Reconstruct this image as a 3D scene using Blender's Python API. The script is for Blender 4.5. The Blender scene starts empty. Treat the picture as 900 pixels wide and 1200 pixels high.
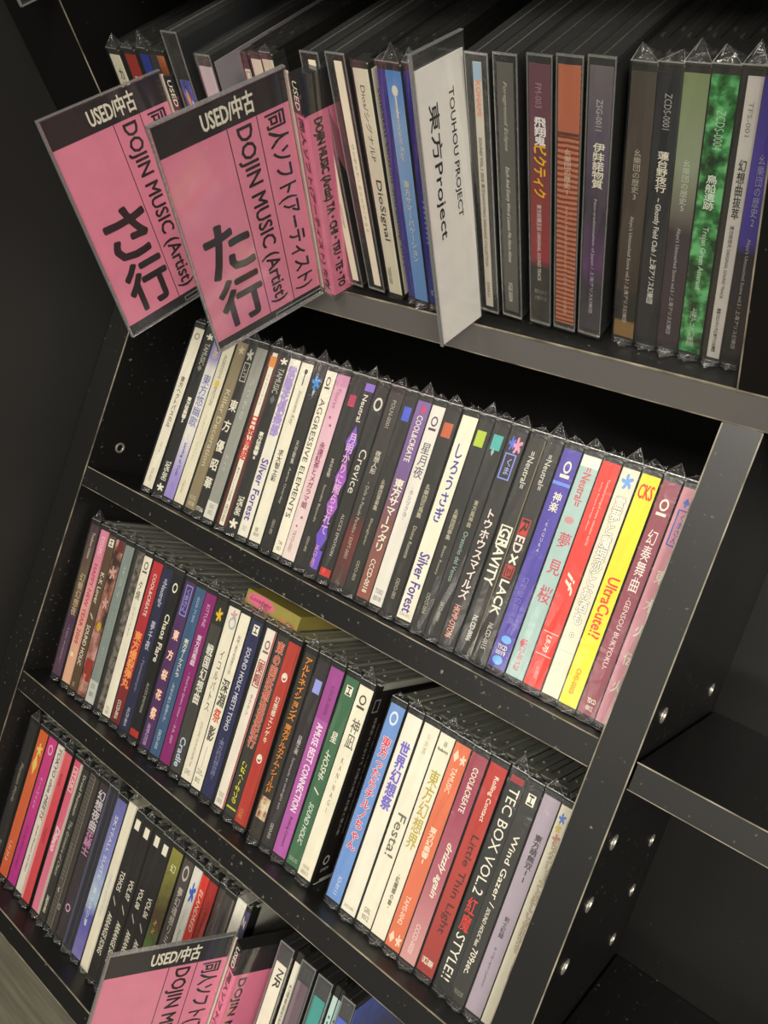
import bpy, math, random
from mathutils import Matrix, Vector
random.seed(7)
S = 0.001                     # the scene is laid out in millimetres
C = bpy.context.scene.collection
sc = bpy.context.scene

# ------------------------------------------------------------ camera, world, lights, exposure
FPX = 933.15
cam_d = bpy.data.cameras.new('camera'); cam = bpy.data.objects.new('camera', cam_d); C.objects.link(cam)
cam_d.sensor_fit = 'VERTICAL'; cam_d.sensor_height = 36.0; cam_d.lens = FPX*36.0/1200.0
cam_d.shift_x = (450-442.894)/1200.0; cam_d.shift_y = (568.565-600)/1200.0
cam_d.clip_start = 0.01
RX = Vector((0.7756723732659302, 0.5948421266057021, -0.21093888633252322))
RY = Vector((0.32043444982243313, -0.6591113430876221, -0.6803631389046774))
RZ = Vector((-0.5437408690902258, 0.46014680464873, -0.701862369309375))
m = Matrix((( RX.x, -RY.x, -RZ.x, 82.183*S), (RX.y, -RY.y, -RZ.y, -271.471*S), (RX.z, -RY.z, -RZ.z, 240.730*S), (0,0,0,1)))
cam.matrix_world = m
sc.camera = cam

world = bpy.data.worlds.new('shop_interior'); sc.world = world; world.use_nodes = True
bg = world.node_tree.nodes['Background']; bg.inputs[0].default_value = (0.90, 0.88, 0.80, 1); bg.inputs[1].default_value = 0.27

def area(name, loc, target, sx, sy, power, col=(1.0, 0.94, 0.84)):
    d = bpy.data.lights.new(name, 'AREA'); d.shape = 'RECTANGLE'; d.size = sx; d.size_y = sy; d.energy = power; d.color = col
    o = bpy.data.objects.new(name, d); C.objects.link(o); o.location = loc
    o.rotation_euler = (Vector(target)-Vector(loc)).to_track_quat('-Z', 'Y').to_euler()
    return o
area('overhead_light', (1.25, -1.05, 1.75), (-0.15, -0.1, -0.1), 1.2, 0.6, 48)
area('overhead_light', (-0.2, -0.95, 1.85), (-0.2, -0.2, -0.1), 1.2, 0.3, 26)
for lx, ly, lz, pw in ((-1.6, -0.6, 1.9, 9), (0.5, -2.6, 2.1, 9), (-1.2, -2.8, 2.0, 9), (1.9, -2.4, 2.1, 9)):      # unseen strips added overhead so the film folds catch glints
    area('overhead_light', (lx, ly, lz), (lx*0.3, ly*0.3, -0.3), 1.2, 0.09, pw)

sc.view_settings.view_transform = 'Standard'; sc.view_settings.look = 'None'
sc.view_settings.exposure = 0.0; sc.view_settings.gamma = 1.0; sc.view_settings.use_curve_mapping = False
sc.cycles.transparent_max_bounces = 32
sc.cycles.max_bounces = 8

# ------------------------------------------------------------ frames: U = upright upper shelf, L = slanted lower rack
TH = 0.8893033; TA = 19.1995
ROT_U = Matrix.Identity(4)
ROT_L = Matrix.Rotation(-TH, 4, 'X')
def frame(fr, x, y, z):
    """x along the shelf, y into the shelf, z up the front, in mm; returns the world matrix without lean."""
    if fr == 'U': return Matrix.Translation((x*S, y*S, z*S))
    p = ROT_L @ Vector((x, y, z, 1.0))
    return Matrix.Translation((p.x*S, p.y*S, (p.z-TA)*S)) @ ROT_L

# ------------------------------------------------------------ materials
def sl(c):
    if isinstance(c, str):
        c = c.lstrip('#'); v = [int(c[i:i+2], 16)/255 for i in (0, 2, 4)]
        return tuple((x/12.92 if x <= 0.04045 else ((x+0.055)/1.055)**2.4) for x in v)
    return tuple(c)
MATS = {}
def new_mat(name):
    m = bpy.data.materials.new(name); m.use_nodes = True
    return m, m.node_tree.nodes, m.node_tree.links, m.node_tree.nodes['Principled BSDF']
def paper(col, rough=0.45):
    k = ('paper', col, rough)
    if k not in MATS:
        m, N, L, b = new_mat('printed_paper')
        c = sl(col)
        n = N.new('ShaderNodeTexNoise'); n.inputs['Scale'].default_value = 90
        tc = N.new('ShaderNodeTexCoord'); L.new(tc.outputs['Object'], n.inputs['Vector'])
        mx = N.new('ShaderNodeMix'); mx.data_type = 'RGBA'
        mx.inputs['A'].default_value = (*[x*0.90 for x in c], 1); mx.inputs['B'].default_value = (*[min(1, x*1.08) for x in c], 1)
        L.new(n.outputs['Fac'], mx.inputs['Factor']); L.new(mx.outputs['Result'], b.inputs['Base Color'])
        b.inputs['Roughness'].default_value = rough
        MATS[k] = m
    return MATS[k]
def ink(col):
    k = ('ink', col)
    if k not in MATS:
        m, N, L, b = new_mat('ink'); b.inputs['Base Color'].default_value = (*sl(col), 1); b.inputs['Roughness'].default_value = 0.5
        MATS[k] = m
    return MATS[k]
def grad(stops, rough=0.45, mottle=0.0):
    """printed colour run from the top of a label to its foot: stops = ((pos from top, colour), ...)"""
    k = ('grad', stops, mottle)
    if k not in MATS:
        m, N, L, b = new_mat('printed_gradient')
        tc = N.new('ShaderNodeTexCoord'); sp = N.new('ShaderNodeSeparateXYZ'); L.new(tc.outputs['Generated'], sp.inputs[0])
        inv = N.new('ShaderNodeMath'); inv.operation = 'SUBTRACT'; inv.inputs[0].default_value = 1.0; L.new(sp.outputs['Z'], inv.inputs[1])
        src = inv.outputs[0]
        if mottle:
            n = N.new('ShaderNodeTexNoise'); n.inputs['Scale'].default_value = 160; n.inputs['Detail'].default_value = 3
            L.new(tc.outputs['Object'], n.inputs['Vector'])
            a = N.new('ShaderNodeMath'); a.operation = 'MULTIPLY_ADD'; L.new(n.outputs['Fac'], a.inputs[0]); a.inputs[1].default_value = mottle
            s2 = N.new('ShaderNodeMath'); s2.operation = 'SUBTRACT'; L.new(src, s2.inputs[0]); s2.inputs[1].default_value = mottle/2
            L.new(s2.outputs[0], a.inputs[2]); src = a.outputs[0]
        r = N.new('ShaderNodeValToRGB'); L.new(src, r.inputs[0])
        el = r.color_ramp.elements
        el[0].position = stops[0][0]; el[0].color = (*sl(stops[0][1]), 1)
        el[1].position = stops[-1][0]; el[1].color = (*sl(stops[-1][1]), 1)
        for p, c in stops[1:-1]:
            e = el.new(p); e.color = (*sl(c), 1)
        L.new(r.outputs[0], b.inputs['Base Color']); b.inputs['Roughness'].default_value = rough
        MATS[k] = m
    return MATS[k]
def pattern(c1, c2, c3, scale=120):
    k = ('pat', c1, c2, c3, scale)
    if k not in MATS:
        m, N, L, b = new_mat('printed_picture')
        tc = N.new('ShaderNodeTexCoord'); n = N.new('ShaderNodeTexNoise'); n.inputs['Scale'].default_value = scale; n.inputs['Detail'].default_value = 4
        L.new(tc.outputs['Object'], n.inputs['Vector'])
        r = N.new('ShaderNodeValToRGB'); L.new(n.outputs['Fac'], r.inputs[0]); el = r.color_ramp.elements
        el[0].position = 0.38; el[0].color = (*sl(c1), 1); el[1].position = 0.62; el[1].color = (*sl(c3), 1)
        e = el.new(0.5); e.color = (*sl(c2), 1)
        L.new(r.outputs[0], b.inputs['Base Color']); b.inputs['Roughness'].default_value = 0.45
        MATS[k] = m
    return MATS[k]
def stripes(c1, c2, scale=420):
    k = ('str', c1, c2)
    if k not in MATS:
        m, N, L, b = new_mat('printed_stripes')
        tc = N.new('ShaderNodeTexCoord'); w = N.new('ShaderNodeTexWave'); w.bands_direction = 'Z'; w.inputs['Scale'].default_value = scale/4; w.inputs['Distortion'].default_value = 2
        L.new(tc.outputs['Object'], w.inputs['Vector'])
        r = N.new('ShaderNodeValToRGB'); L.new(w.outputs['Fac'], r.inputs[0]); el = r.color_ramp.elements
        el[0].position = 0.3; el[0].color = (*sl(c1), 1); el[1].position = 0.6; el[1].color = (*sl(c2), 1)
        L.new(r.outputs[0], b.inputs['Base Color']); b.inputs['Roughness'].default_value = 0.45
        MATS[k] = m
    return MATS[k]
def plastic(col, rough=0.18, bump=0.0):
    k = ('pl', col, rough, bump)
    if k not in MATS:
        m, N, L, b = new_mat('moulded_plastic'); b.inputs['Base Color'].default_value = (*sl(col), 1); b.inputs['Roughness'].default_value = rough
        if bump:
            tc = N.new('ShaderNodeTexCoord'); n = N.new('ShaderNodeTexNoise'); n.inputs['Scale'].default_value = 500
            mp = N.new('ShaderNodeMapping'); mp.inputs['Scale'].default_value = (1, 0.06, 1)
            L.new(tc.outputs['Object'], mp.inputs[0]); L.new(mp.outputs[0], n.inputs['Vector'])
            bp = N.new('ShaderNodeBump'); bp.inputs['Strength'].default_value = bump; bp.inputs['Distance'].default_value = 0.001
            L.new(n.outputs['Fac'], bp.inputs['Height']); L.new(bp.outputs[0], b.inputs['Normal'])
        MATS[k] = m
    return MATS[k]
def film(name, tint, face, edge, rough, crinkle, scale=260, haze=0.0):
    """thin clear film or acrylic: see-through, with a Fresnel sheen and a little haze"""
    k = ('film', name)
    if k not in MATS:
        m = bpy.data.materials.new(name); m.use_nodes = True; N = m.node_tree.nodes; L = m.node_tree.links; N.clear()
        out = N.new('ShaderNodeOutputMaterial'); t = N.new('ShaderNodeBsdfTransparent'); t.inputs[0].default_value = (*tint, 1)
        g = N.new('ShaderNodeBsdfGlossy'); g.inputs['Roughness'].default_value = rough; g.inputs['Color'].default_value = (1, 1, 1, 1)
        d = N.new('ShaderNodeBsdfDiffuse'); d.inputs[0].default_value = (0.75, 0.76, 0.74, 1)
        lw = N.new('ShaderNodeLayerWeight'); lw.inputs['Blend'].default_value = 0.35
        mr = N.new('ShaderNodeMapRange'); mr.inputs['To Min'].default_value = face; mr.inputs['To Max'].default_value = edge
        L.new(lw.outputs['Facing'], mr.inputs['Value'])
        m1 = N.new('ShaderNodeMixShader'); m1.inputs[0].default_value = haze; L.new(t.outputs[0], m1.inputs[1]); L.new(d.outputs[0], m1.inputs[2])
        m2 = N.new('ShaderNodeMixShader'); L.new(mr.outputs[0], m2.inputs[0]); L.new(m1.outputs[0], m2.inputs[1]); L.new(g.outputs[0], m2.inputs[2])
        if crinkle:
            tc = N.new('ShaderNodeTexCoord'); n = N.new('ShaderNodeTexNoise'); n.inputs['Scale'].default_value = scale; n.inputs['Detail'].default_value = 3
            n.inputs['Distortion'].default_value = 1.2
            L.new(tc.outputs['Object'], n.inputs['Vector'])
            bp = N.new('ShaderNodeBump'); bp.inputs['Strength'].default_value = crinkle; bp.inputs['Distance'].default_value = 0.002
            L.new(n.outputs['Fac'], bp.inputs['Height'])
            L.new(bp.outputs[0], g.inputs['Normal']); L.new(bp.outputs[0], lw.inputs['Normal'])
        L.new(m2.outputs[0], out.inputs[0])
        MATS[k] = m
    return MATS[k]
def wrapfilm(): return film('shrink_film', (0.97, 0.97, 0.96), 0.03, 0.5, 0.2, 0.22, scale=70, haze=0.012)
def earfilm(): return film('crumpled_film', (0.95, 0.95, 0.94), 0.03, 0.45, 0.12, 0.7, scale=260, haze=0.012)
def glintfilm(): return film('film_edge_glint', (0.85, 0.85, 0.83), 0.25, 0.7, 0.3, 0.5, scale=300, haze=0.45)  # pale hazy ribbons: the bright edge glints of the film put into colour
def acrylic(): return film('clear_acrylic', (0.96, 0.96, 0.96), 0.02, 0.35, 0.08, 0.0, haze=0.02)
def clearcase(): return film('clear_polystyrene', (0.84, 0.84, 0.82), 0.04, 0.4, 0.12, 0.25, haze=0.03)
def rimclear(): return film('polystyrene_rim', (0.75, 0.75, 0.72), 0.2, 0.7, 0.15, 0.2, haze=0.22)
def laminate(base=0.010, speck=0.72, rough=0.34, spec=0.5):
    k = ('lam', base, speck, rough, spec)
    if k not in MATS:
        m, N, L, b = new_mat('black_laminate')
        tc = N.new('ShaderNodeTexCoord')
        n = N.new('ShaderNodeTexNoise'); n.inputs['Scale'].default_value = 320; n.inputs['Detail'].default_value = 2; L.new(tc.outputs['Object'], n.inputs['Vector'])
        n2 = N.new('ShaderNodeTexNoise'); n2.inputs['Scale'].default_value = 9; L.new(tc.outputs['Object'], n2.inputs['Vector'])
        ad = N.new('ShaderNodeMath'); ad.operation = 'MULTIPLY_ADD'; L.new(n2.outputs['Fac'], ad.inputs[0]); ad.inputs[1].default_value = 0.14; L.new(n.outputs['Fac'], ad.inputs[2])
        r = N.new('ShaderNodeValToRGB'); L.new(ad.outputs[0], r.inputs[0]); el = r.color_ramp.elements
        el[0].position = speck+0.07; el[0].color = (base*1.05, base, base*0.93, 1); b.inputs['Specular IOR Level'].default_value = spec; el[1].position = speck+0.19; el[1].color = (0.20, 0.19, 0.16, 1)
        L.new(r.outputs[0], b.inputs['Base Color'])
        rr = N.new('ShaderNodeMapRange'); L.new(n2.outputs['Fac'], rr.inputs['Value']); rr.inputs['To Min'].default_value = rough-0.06; rr.inputs['To Max'].default_value = rough+0.08
        L.new(rr.outputs[0], b.inputs['Roughness'])
        MATS[k] = m
    return MATS[k]
def edge_mat():
    k = 'edge'
    if k not in MATS:
        m, N, L, b = new_mat('worn_board_edge'); tc = N.new('ShaderNodeTexCoord'); n = N.new('ShaderNodeTexNoise'); n.inputs['Scale'].default_value = 60
        L.new(tc.outputs['Object'], n.inputs['Vector'])
        r = N.new('ShaderNodeValToRGB'); L.new(n.outputs['Fac'], r.inputs[0]); r.color_ramp.elements[0].position = 0.35; r.color_ramp.elements[1].position = 0.65
        r.color_ramp.elements[0].color = (0.10, 0.085, 0.06, 1); r.color_ramp.elements[1].color = (0.34, 0.30, 0.22, 1)
        L.new(r.outputs[0], b.inputs['Base Color']); b.inputs['Roughness'].default_value = 0.5
        MATS[k] = m
    return MATS[k]
def chrome():
    k = 'chrome'
    if k not in MATS:
        m, N, L, b = new_mat('nickel_plated_metal'); b.inputs['Base Color'].default_value = (0.85, 0.80, 0.68, 1); b.inputs['Metallic'].default_value = 0.85; b.inputs['Roughness'].default_value = 0.42
        MATS[k] = m
    return MATS[k]
def floorwood():
    k = 'floor'
    if k not in MATS:
        m, N, L, b = new_mat('grey_wood_floor'); tc = N.new('ShaderNodeTexCoord')
        mp = N.new('ShaderNodeMapping'); mp.inputs['Scale'].default_value = (3, 60, 3); L.new(tc.outputs['Object'], mp.inputs[0])
        n = N.new('ShaderNodeTexNoise'); n.inputs['Scale'].default_value = 3; n.inputs['Detail'].default_value = 6; n.inputs['Roughness'].default_value = 0.65; L.new(mp.outputs[0], n.inputs['Vector'])
        r = N.new('ShaderNodeValToRGB'); L.new(n.outputs['Fac'], r.inputs[0]); r.color_ramp.elements[0].position = 0.3; r.color_ramp.elements[1].position = 0.72
        r.color_ramp.elements[0].color = (*sl('#403d34'), 1); r.color_ramp.elements[1].color = (*sl('#66624f'), 1)
        L.new(r.outputs[0], b.inputs['Base Color']); b.inputs['Roughness'].default_value = 0.55
        MATS[k] = m
    return MATS[k]

# ------------------------------------------------------------ mesh helpers
class MB:
    def __init__(s): s.v = []; s.f = []; s.mi = []
    def quad(s, pts, mi=0):
        i = len(s.v); s.v += [tuple(p) for p in pts]; s.f.append(tuple(range(i, i+len(pts)))); s.mi.append(mi)
    def box(s, x0, x1, y0, y1, z0, z1, mi=0):
        i = len(s.v)
        s.v += [(x0,y0,z0),(x1,y0,z0),(x1,y1,z0),(x0,y1,z0),(x0,y0,z1),(x1,y0,z1),(x1,y1,z1),(x0,y1,z1)]
        for f in ((0,3,2,1),(4,5,6,7),(0,1,5,4),(1,2,6,5),(2,3,7,6),(3,0,4,7)):
            s.f.append(tuple(i+k for k in f)); s.mi.append(mi)
        return s
    def cbox(s, x0, x1, y0, y1, z0, z1, c):
        """box with a chamfer c on the four edges that run along y and on the front rim"""
        P = lambda d: [(x0+c+d,z0+d),(x1-c-d,z0+d),(x1-d,z0+c+d),(x1-d,z1-c-d),(x1-c-d,z1-d),(x0+c+d,z1-d),(x0+d,z1-c-d),(x0+d,z0+c+d)]
        i = len(s.v); s.v += [(a,y0,b) for a,b in P(c*0.6)]+[(a,y0+c,b) for a,b in P(0)]+[(a,y1,b) for a,b in P(0)]
        s.f.append(tuple(i+k for k in range(8))); s.mi.append(0)
        for r in (0,1):
            for k in range(8):
                a=i+r*8+k; b=i+r*8+(k+1)%8; s.f.append((a+8,b+8,b,a)); s.mi.append(0)
        s.f.append(tuple(i+16+k for k in reversed(range(8)))); s.mi.append(0)
        return s
    def prism_x(s, poly, x0, x1):
        i = len(s.v); n = len(poly)
        s.v += [(x0,a,b) for a,b in poly]+[(x1,a,b) for a,b in poly]
        s.f.append(tuple(i+k for k in range(n))); s.f.append(tuple(i+n+k for k in reversed(range(n)))); s.mi += [0,0]
        for k in range(n):
            a=i+k; b=i+(k+1)%n; s.f.append((a,a+n,b+n,b)); s.mi.append(0)
        return s
    def mesh(s, name, mats):
        me = bpy.data.meshes.new(name); me.from_pydata([(a*S,b*S,c*S) for a,b,c in s.v], [], s.f)
        for m_ in (mats if isinstance(mats, (list, tuple)) else [mats]): me.materials.append(m_)
        me.polygons.foreach_set('material_index', s.mi); me.update()
        return me
def obj(name, me, parent=None, mat=None):
    o = bpy.data.objects.new(name, me); C.objects.link(o)
    if parent is not None: o.parent = parent
    if mat is not None:
        o.material_slots[0].link = 'OBJECT'; o.material_slots[0].material = mat
    return o
def empty(name, mw, label, cat, group=None):
    o = bpy.data.objects.new(name, None); o.empty_display_size = 0.01; C.objects.link(o); o.matrix_world = mw
    o['label'] = label; o['category'] = cat
    if group: o['group'] = group
    return o
def fixnormals(me):
    import bmesh
    b = bmesh.new(); b.from_mesh(me); bmesh.ops.recalc_face_normals(b, faces=b.faces); b.to_mesh(me); b.free()

# ------------------------------------------------------------ lettering: every text is turned into a flat mesh once
TEXTS = []      # (kind, string, bold, italic) -> job index
JOBS = {}
def text_job(s, mode, bold, italic):
    """queue the glyph meshes a piece of lettering needs; upright columns are set glyph by glyph"""
    def one(body, it):
        k = (body, it)
        if k not in JOBS:
            cu = bpy.data.curves.new('t', 'FONT'); cu.body = body; cu.size = 1.0; cu.resolution_u = 2; cu.fill_mode = 'BOTH'
            if it: cu.shear = 0.3
            o = bpy.data.objects.new('t', cu); C.objects.link(o); JOBS[k] = o
        return k
    if mode == 'v':
        for ch in s: one(ch, italic)
        return ('v', s, italic)
    return one(s, italic)
def run_text_jobs():
    bpy.context.view_layer.update()
    dg = bpy.context.evaluated_depsgraph_get()
    for k, o in list(JOBS.items()):
        me = bpy.data.meshes.new_from_object(o.evaluated_get(dg))
        vs = [(v.co.x, v.co.y) for v in me.vertices]; fs = [tuple(p.vertices) for p in me.polygons]
        JOBS[k] = (vs, fs)
        cu = o.data; bpy.data.objects.remove(o); bpy.data.curves.remove(cu); bpy.data.meshes.remove(me)
def text_geom(k, mode, u0, u1, v0, v1, fat=0.0):
    """fit the lettering into the rectangle u0..u1 (right), v0..v1 (up); mode r = turned clockwise, read downwards"""
    em = (v1-v0) if mode == 'h' else (u1-u0); fat = min(fat, fat*em/6)
    if k[0] == 'v' and len(k) == 3:
        s, it = k[1], k[2]; ref = JOBS.get(('国', False))
        ys = [b for a, b in ref[0]]; ry0, ry1 = min(ys), max(ys); rh = ry1-ry0; rcy = (ry0+ry1)/2
        wt = [0.6 if ch in ' ・-~!|' else 1.0 for ch in s]; tot = sum(wt); cell = (v1-v0)/tot
        base = []; fs = []; top = v1; sy = cell*0.90/rh; sx = min((u1-u0)/rh, sy*1.35)
        for ch, w_ in zip(s, wt):
            cv = top-cell*w_/2; top -= cell*w_
            vs, ff = JOBS[(ch, it)]
            if not vs: continue
            xs = [a for a, b in vs]; cx = (min(xs)+max(xs))/2; i = len(base)
            if ch in 'ー-~～|()（）・' :
                if ch == '・': base += [((u0+u1)/2+(a-cx)*sx, cv+(b-rcy)*sy) for a, b in vs]
                else:      # long marks and brackets lie along the column
                    yc = (min(b for a, b in vs)+max(b for a, b in vs))/2
                    base += [((u0+u1)/2+(b-yc)*sx, cv-(a-cx)*sy) for a, b in vs]
            else:
                cyy = rcy if ord(ch) > 0x2E80 else (min(b for a, b in vs)+max(b for a, b in vs))/2
                base += [((u0+u1)/2+(a-cx)*sx, cv+(b-cyy)*sy) for a, b in vs]
            fs += [tuple(i+q for q in f) for f in ff]
    else:
        vs, fs = JOBS[k]
        if not vs: return [], []
        xs = [a for a, b in vs]; ys = [b for a, b in vs]
        x0, x1, y0, y1 = min(xs), max(xs), min(ys), max(ys); dx = max(x1-x0, 1e-6); dy = max(y1-y0, 1e-6)
        base = []
        for a, b in vs:
            p = (a-x0)/dx; q = (b-y0)/dy
            if mode == 'r': base.append((u0+q*(u1-u0), v1-p*(v1-v0)))
            else: base.append((u0+p*(u1-u0), v0+q*(v1-v0)))
    if not base: return [], []
    if not fat: return base, fs
    # heavier weight: the same glyphs set again a hair to each side
    out = []; of = []
    ring = ((1,0),(-1,0),(0,1),(0,-1)) if fat < 0.2 else ((1,0),(-1,0),(0,1),(0,-1),(.7,.7),(-.7,.7),(.7,-.7),(-.7,-.7))
    for dx_, dy_ in ring:
        i = len(out); out += [(a+dx_*fat, b+dy_*fat, i/len(base)) for a, b in base]; of += [tuple(i+k_ for k_ in f) for f in fs]
    return out, of
def shape2d(kind, u0, u1, v0, v1):
    cu, cv, ru, rv = (u0+u1)/2, (v0+v1)/2, (u1-u0)/2, (v1-v0)/2
    if kind == 'b': return [(u0,v0),(u1,v0),(u1,v1),(u0,v1)], [(0,1,2,3)]
    if kind == 'd': return [(cu,v0),(u1,cv),(cu,v1),(u0,cv)], [(0,1,2,3)]
    if kind == 'o':
        return [(cu+ru*math.cos(i*math.pi/8), cv+rv*math.sin(i*math.pi/8)) for i in range(16)], [tuple(range(16))]
    if kind == 'g':       # ring
        t = 0.66; vs = []; n = 16
        for i in range(n):
            a = 2*math.pi*i/n; vs += [(cu+ru*math.cos(a), cv+rv*math.sin(a)), (cu+t*ru*math.cos(a), cv+t*rv*math.sin(a))]
        return vs, [(2*i, (2*i+2) % (2*n), (2*i+3) % (2*n), 2*i+1) for i in range(n)]
    if kind == 'q':       # outlined box
        t = min(ru, rv)*0.22
        o = [(u0,v0),(u1,v0),(u1,v1),(u0,v1)]; i_ = [(u0+t,v0+t),(u1-t,v0+t),(u1-t,v1-t),(u0+t,v1-t)]
        return o+i_, [(k, (k+1) % 4, 4+(k+1) % 4, 4+k) for k in range(4)]
    if kind == 'f':       # five-petalled flower / splash
        vs = []
        for i in range(20):
            a = 2*math.pi*i/20; r = 1.0 if i % 4 in (1, 2) else (0.72 if i % 4 == 3 else 0.38)
            vs.append((cu+ru*r*math.cos(a), cv+rv*r*math.sin(a)))
        vs.append((cu, cv))
        return vs, [(i, (i+1) % 20, 20) for i in range(20)]
def flat(name, vs, fs, place, mat, parent):
    p0, p1, p2 = (Vector(place(*q)) for q in ((0, 0), (1, 0), (0, 1))); n = (p1-p0).cross(p2-p0).normalized()*0.006
    me = bpy.data.meshes.new(name); me.from_pydata([tuple((Vector(place(q[0], q[1]))+n*(q[2] if len(q) > 2 else 0))*S) for q in vs], [], fs); me.materials.append(mat); me.update()
    return obj(name, me, parent)

# ------------------------------------------------------------ floor and wall
import bmesh
fl = bpy.data.objects.new('floor', None); C.objects.link(fl); fl['kind'] = 'structure'; fl.location = (0, 0, -0.372)
fb = MB(); fb.box(-1500, 2200, -3200, 900, -8, -1.2); fo = obj('subfloor', fb.mesh('subfloor', plastic('#1c1a17', 0.8)), fl)
pr = random.Random(5)
pb = MB(); pb.box(0.5, 899.5, 0.4, 119.6, -2, 0); pm = pb.mesh('floor_plank', floorwood())
for r_ in range(26):
    off = pr.uniform(-700, 0)
    for c_ in range(4):
        p = obj('floor_plank', pm, fl); p.location = ((-1400+off+c_*900)*S, (-3100+r_*120)*S, 0)
wl = MB(); wl.box(-470, -433.6, -900, 320, -372, 620)
w_o = obj('wall_left', wl.mesh('wall_left', laminate(0.014, 0.84, 0.5))); w_o['kind'] = 'structure'

# ------------------------------------------------------------ upper (upright) shelf unit
LAM = laminate(0.006, 0.74, 0.32, 0.22); LAMF = laminate(0.010, 0.69, 0.36, 0.42); LAMA = laminate(0.13, 0.76, 0.42)
def part(name, b, mat, parent):
    me = b.mesh(name, mat); fixnormals(me); return obj(name, me, parent)
up = empty('upright_shelf_unit', frame('U', 0, 0, 0), 'black laminate upright shelf unit carrying the top row of discs', 'shelf unit', 'black shelving')
b = MB(); b.cbox(-433, 430, 0.4, 300, -TA, 0, 0.5); sb_ = part('shelf_board', b, LAMF, up)
b = MB(); b.box(-433, 430, 0, 0.45, -TA+0.3, -0.3); part('front_edging', b, LAMA, sb_)
b = MB(); b.box(-433, 430, -0.25, 0.6, -0.55, 0.22); b.box(-433, 430, -0.25, 0.5, -TA-0.1, -TA+0.35); part('edge_band', b, edge_mat(), up)
for x0, x1 in ((-433, -374.7), (4.15, 29)):
    b = MB(); b.cbox(x0, x1, 0.2, 190, 0.1, 420, 0.4); s_ = part('side_panel', b, LAM, up)
    b = MB(); xe = x1 if x0 < -300 else x0; b.box(xe-0.3, xe+0.3, -0.1, 0.4, 0.3, 420); part('edge_band', b, edge_mat(), s_)
b = MB(); b.cbox(-374.6, 4.1, 2, 185.5, 206, 224, 0.4); part('shelf_board', b, LAM, up)  # unseen board above the top row, set low to shade the disc tops
b = MB(); b.box(-374.6, 4.1, 186, 192, 0.1, 420); part('back_panel', b, LAM, up)
b = MB(); b.box(29.1, 430, 182, 190, 0.1, 420); part('back_panel', b, LAM, up)

# ------------------------------------------------------------ slanted rack under it
lo = empty('slanted_shelf_rack', frame('L', 0, 0, 0), 'black laminate slanted rack of three shelves with an empty bay at right', 'shelf unit', 'black shelving')
def side_poly(z1, d=186): return [(0, -0.3), (d, d*math.tan(TH)-0.6), (d, z1), (0, z1)]
for x0, x1 in ((-433.0, -408.4), (0, 17.38), (430, 448)):
    b = MB(); b.prism_x(side_poly(-548), x0, x1); s_ = part('side_panel', b, LAMF, lo)
    b = MB()
    for xe in ([x1] if x0 < -300 else [x1, x0] if x0 == 0 else [x0]): b.box(xe-0.3, xe+0.3, -0.2, 0.5, -548, -0.8)
    part('edge_band', b, edge_mat(), s_)
def rack_shelf(x0, x1, v0, v1, y0=1.0, loose=False):
    b = MB(); b.cbox(x0+(1.3 if loose else 0.4), x1-(1.3 if loose else 0.4), y0, 181, -v1, -v0, 0.35); s_ = part('shelf_board', b, LAMF, lo)
    b = MB(); b.box(x0+1, x1-1, y0-0.25, y0+0.4, -v0-0.40, -v0+0.16); b.box(x0+1, x1-1, y0-0.2, y0+0.4, -v1-0.12, -v1+0.25); part('edge_band', b, edge_mat(), s_)
rack_shelf(-408.4, 0, 154.29, 168.68, loose=False)
rack_shelf(-408.4, 0, 317.72, 332.69, loose=False)
rack_shelf(-408.4, 0, 480.10, 494.01, loose=False)
rack_shelf(17.38, 430, 155.3, 168.7, 0.3, True)
rack_shelf(17.38, 430, 328.6, 342.0, 0.3, True)
rack_shelf(17.38, 430, 480.1, 494.0, 0.3, True)
for x0, x1 in ((-408.3, -0.1), (17.5, 429.9)):
    b = MB(); b.prism_x([(182, -546), (182, 182*math.tan(TH)-2), (185.8, 185.8*math.tan(TH)-2), (185.8, -546)], x0, x1); part('back_panel', b, LAM, lo)
# plated shelf-pin sockets on the panel sides
def pin_mesh():
    b = MB(); n = 16; prof = ((4.1, 0), (4.1, 0.45), (3.5, 0.7), (2.6, 0.55), (2.2, -0.6), (0.9, -0.9))
    rings = []
    for r_, h in prof:
        i = len(b.v); b.v += [(h, r_*math.cos(2*math.pi*k/n), r_*math.sin(2*math.pi*k/n)) for k in range(n)]; rings.append(i)
    for a, c in zip(rings, rings[1:]):
        for k in range(n): b.f.append((a+k, a+(k+1) % n, c+(k+1) % n, c+k)); b.mi.append(0)
    i = len(b.v); b.v.append((-0.2, 0, 0))
    for k in range(n): b.f.append((rings[-1]+k, rings[-1]+(k+1) % n, i)); b.mi.append(0)
    me = b.mesh('shelf_pin_socket', chrome()); fixnormals(me); return me
PIN = pin_mesh()
for x, vs, s_ in ((17.4, (136.3, 202.3, 235.5, 269.0, 302.5), 1), (-408.4, (136.3,), 1)):
    for v in vs:
        for e in ((23.9, 143.2) if x > 0 else (23.9,)):
            if (v == 202.3 and e > 100) or (v == 302.5 and e < 100): continue
            p = obj('shelf_pin_socket', PIN, lo); p.location = ((x+0.05)*S, e*S, -v*S)

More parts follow.
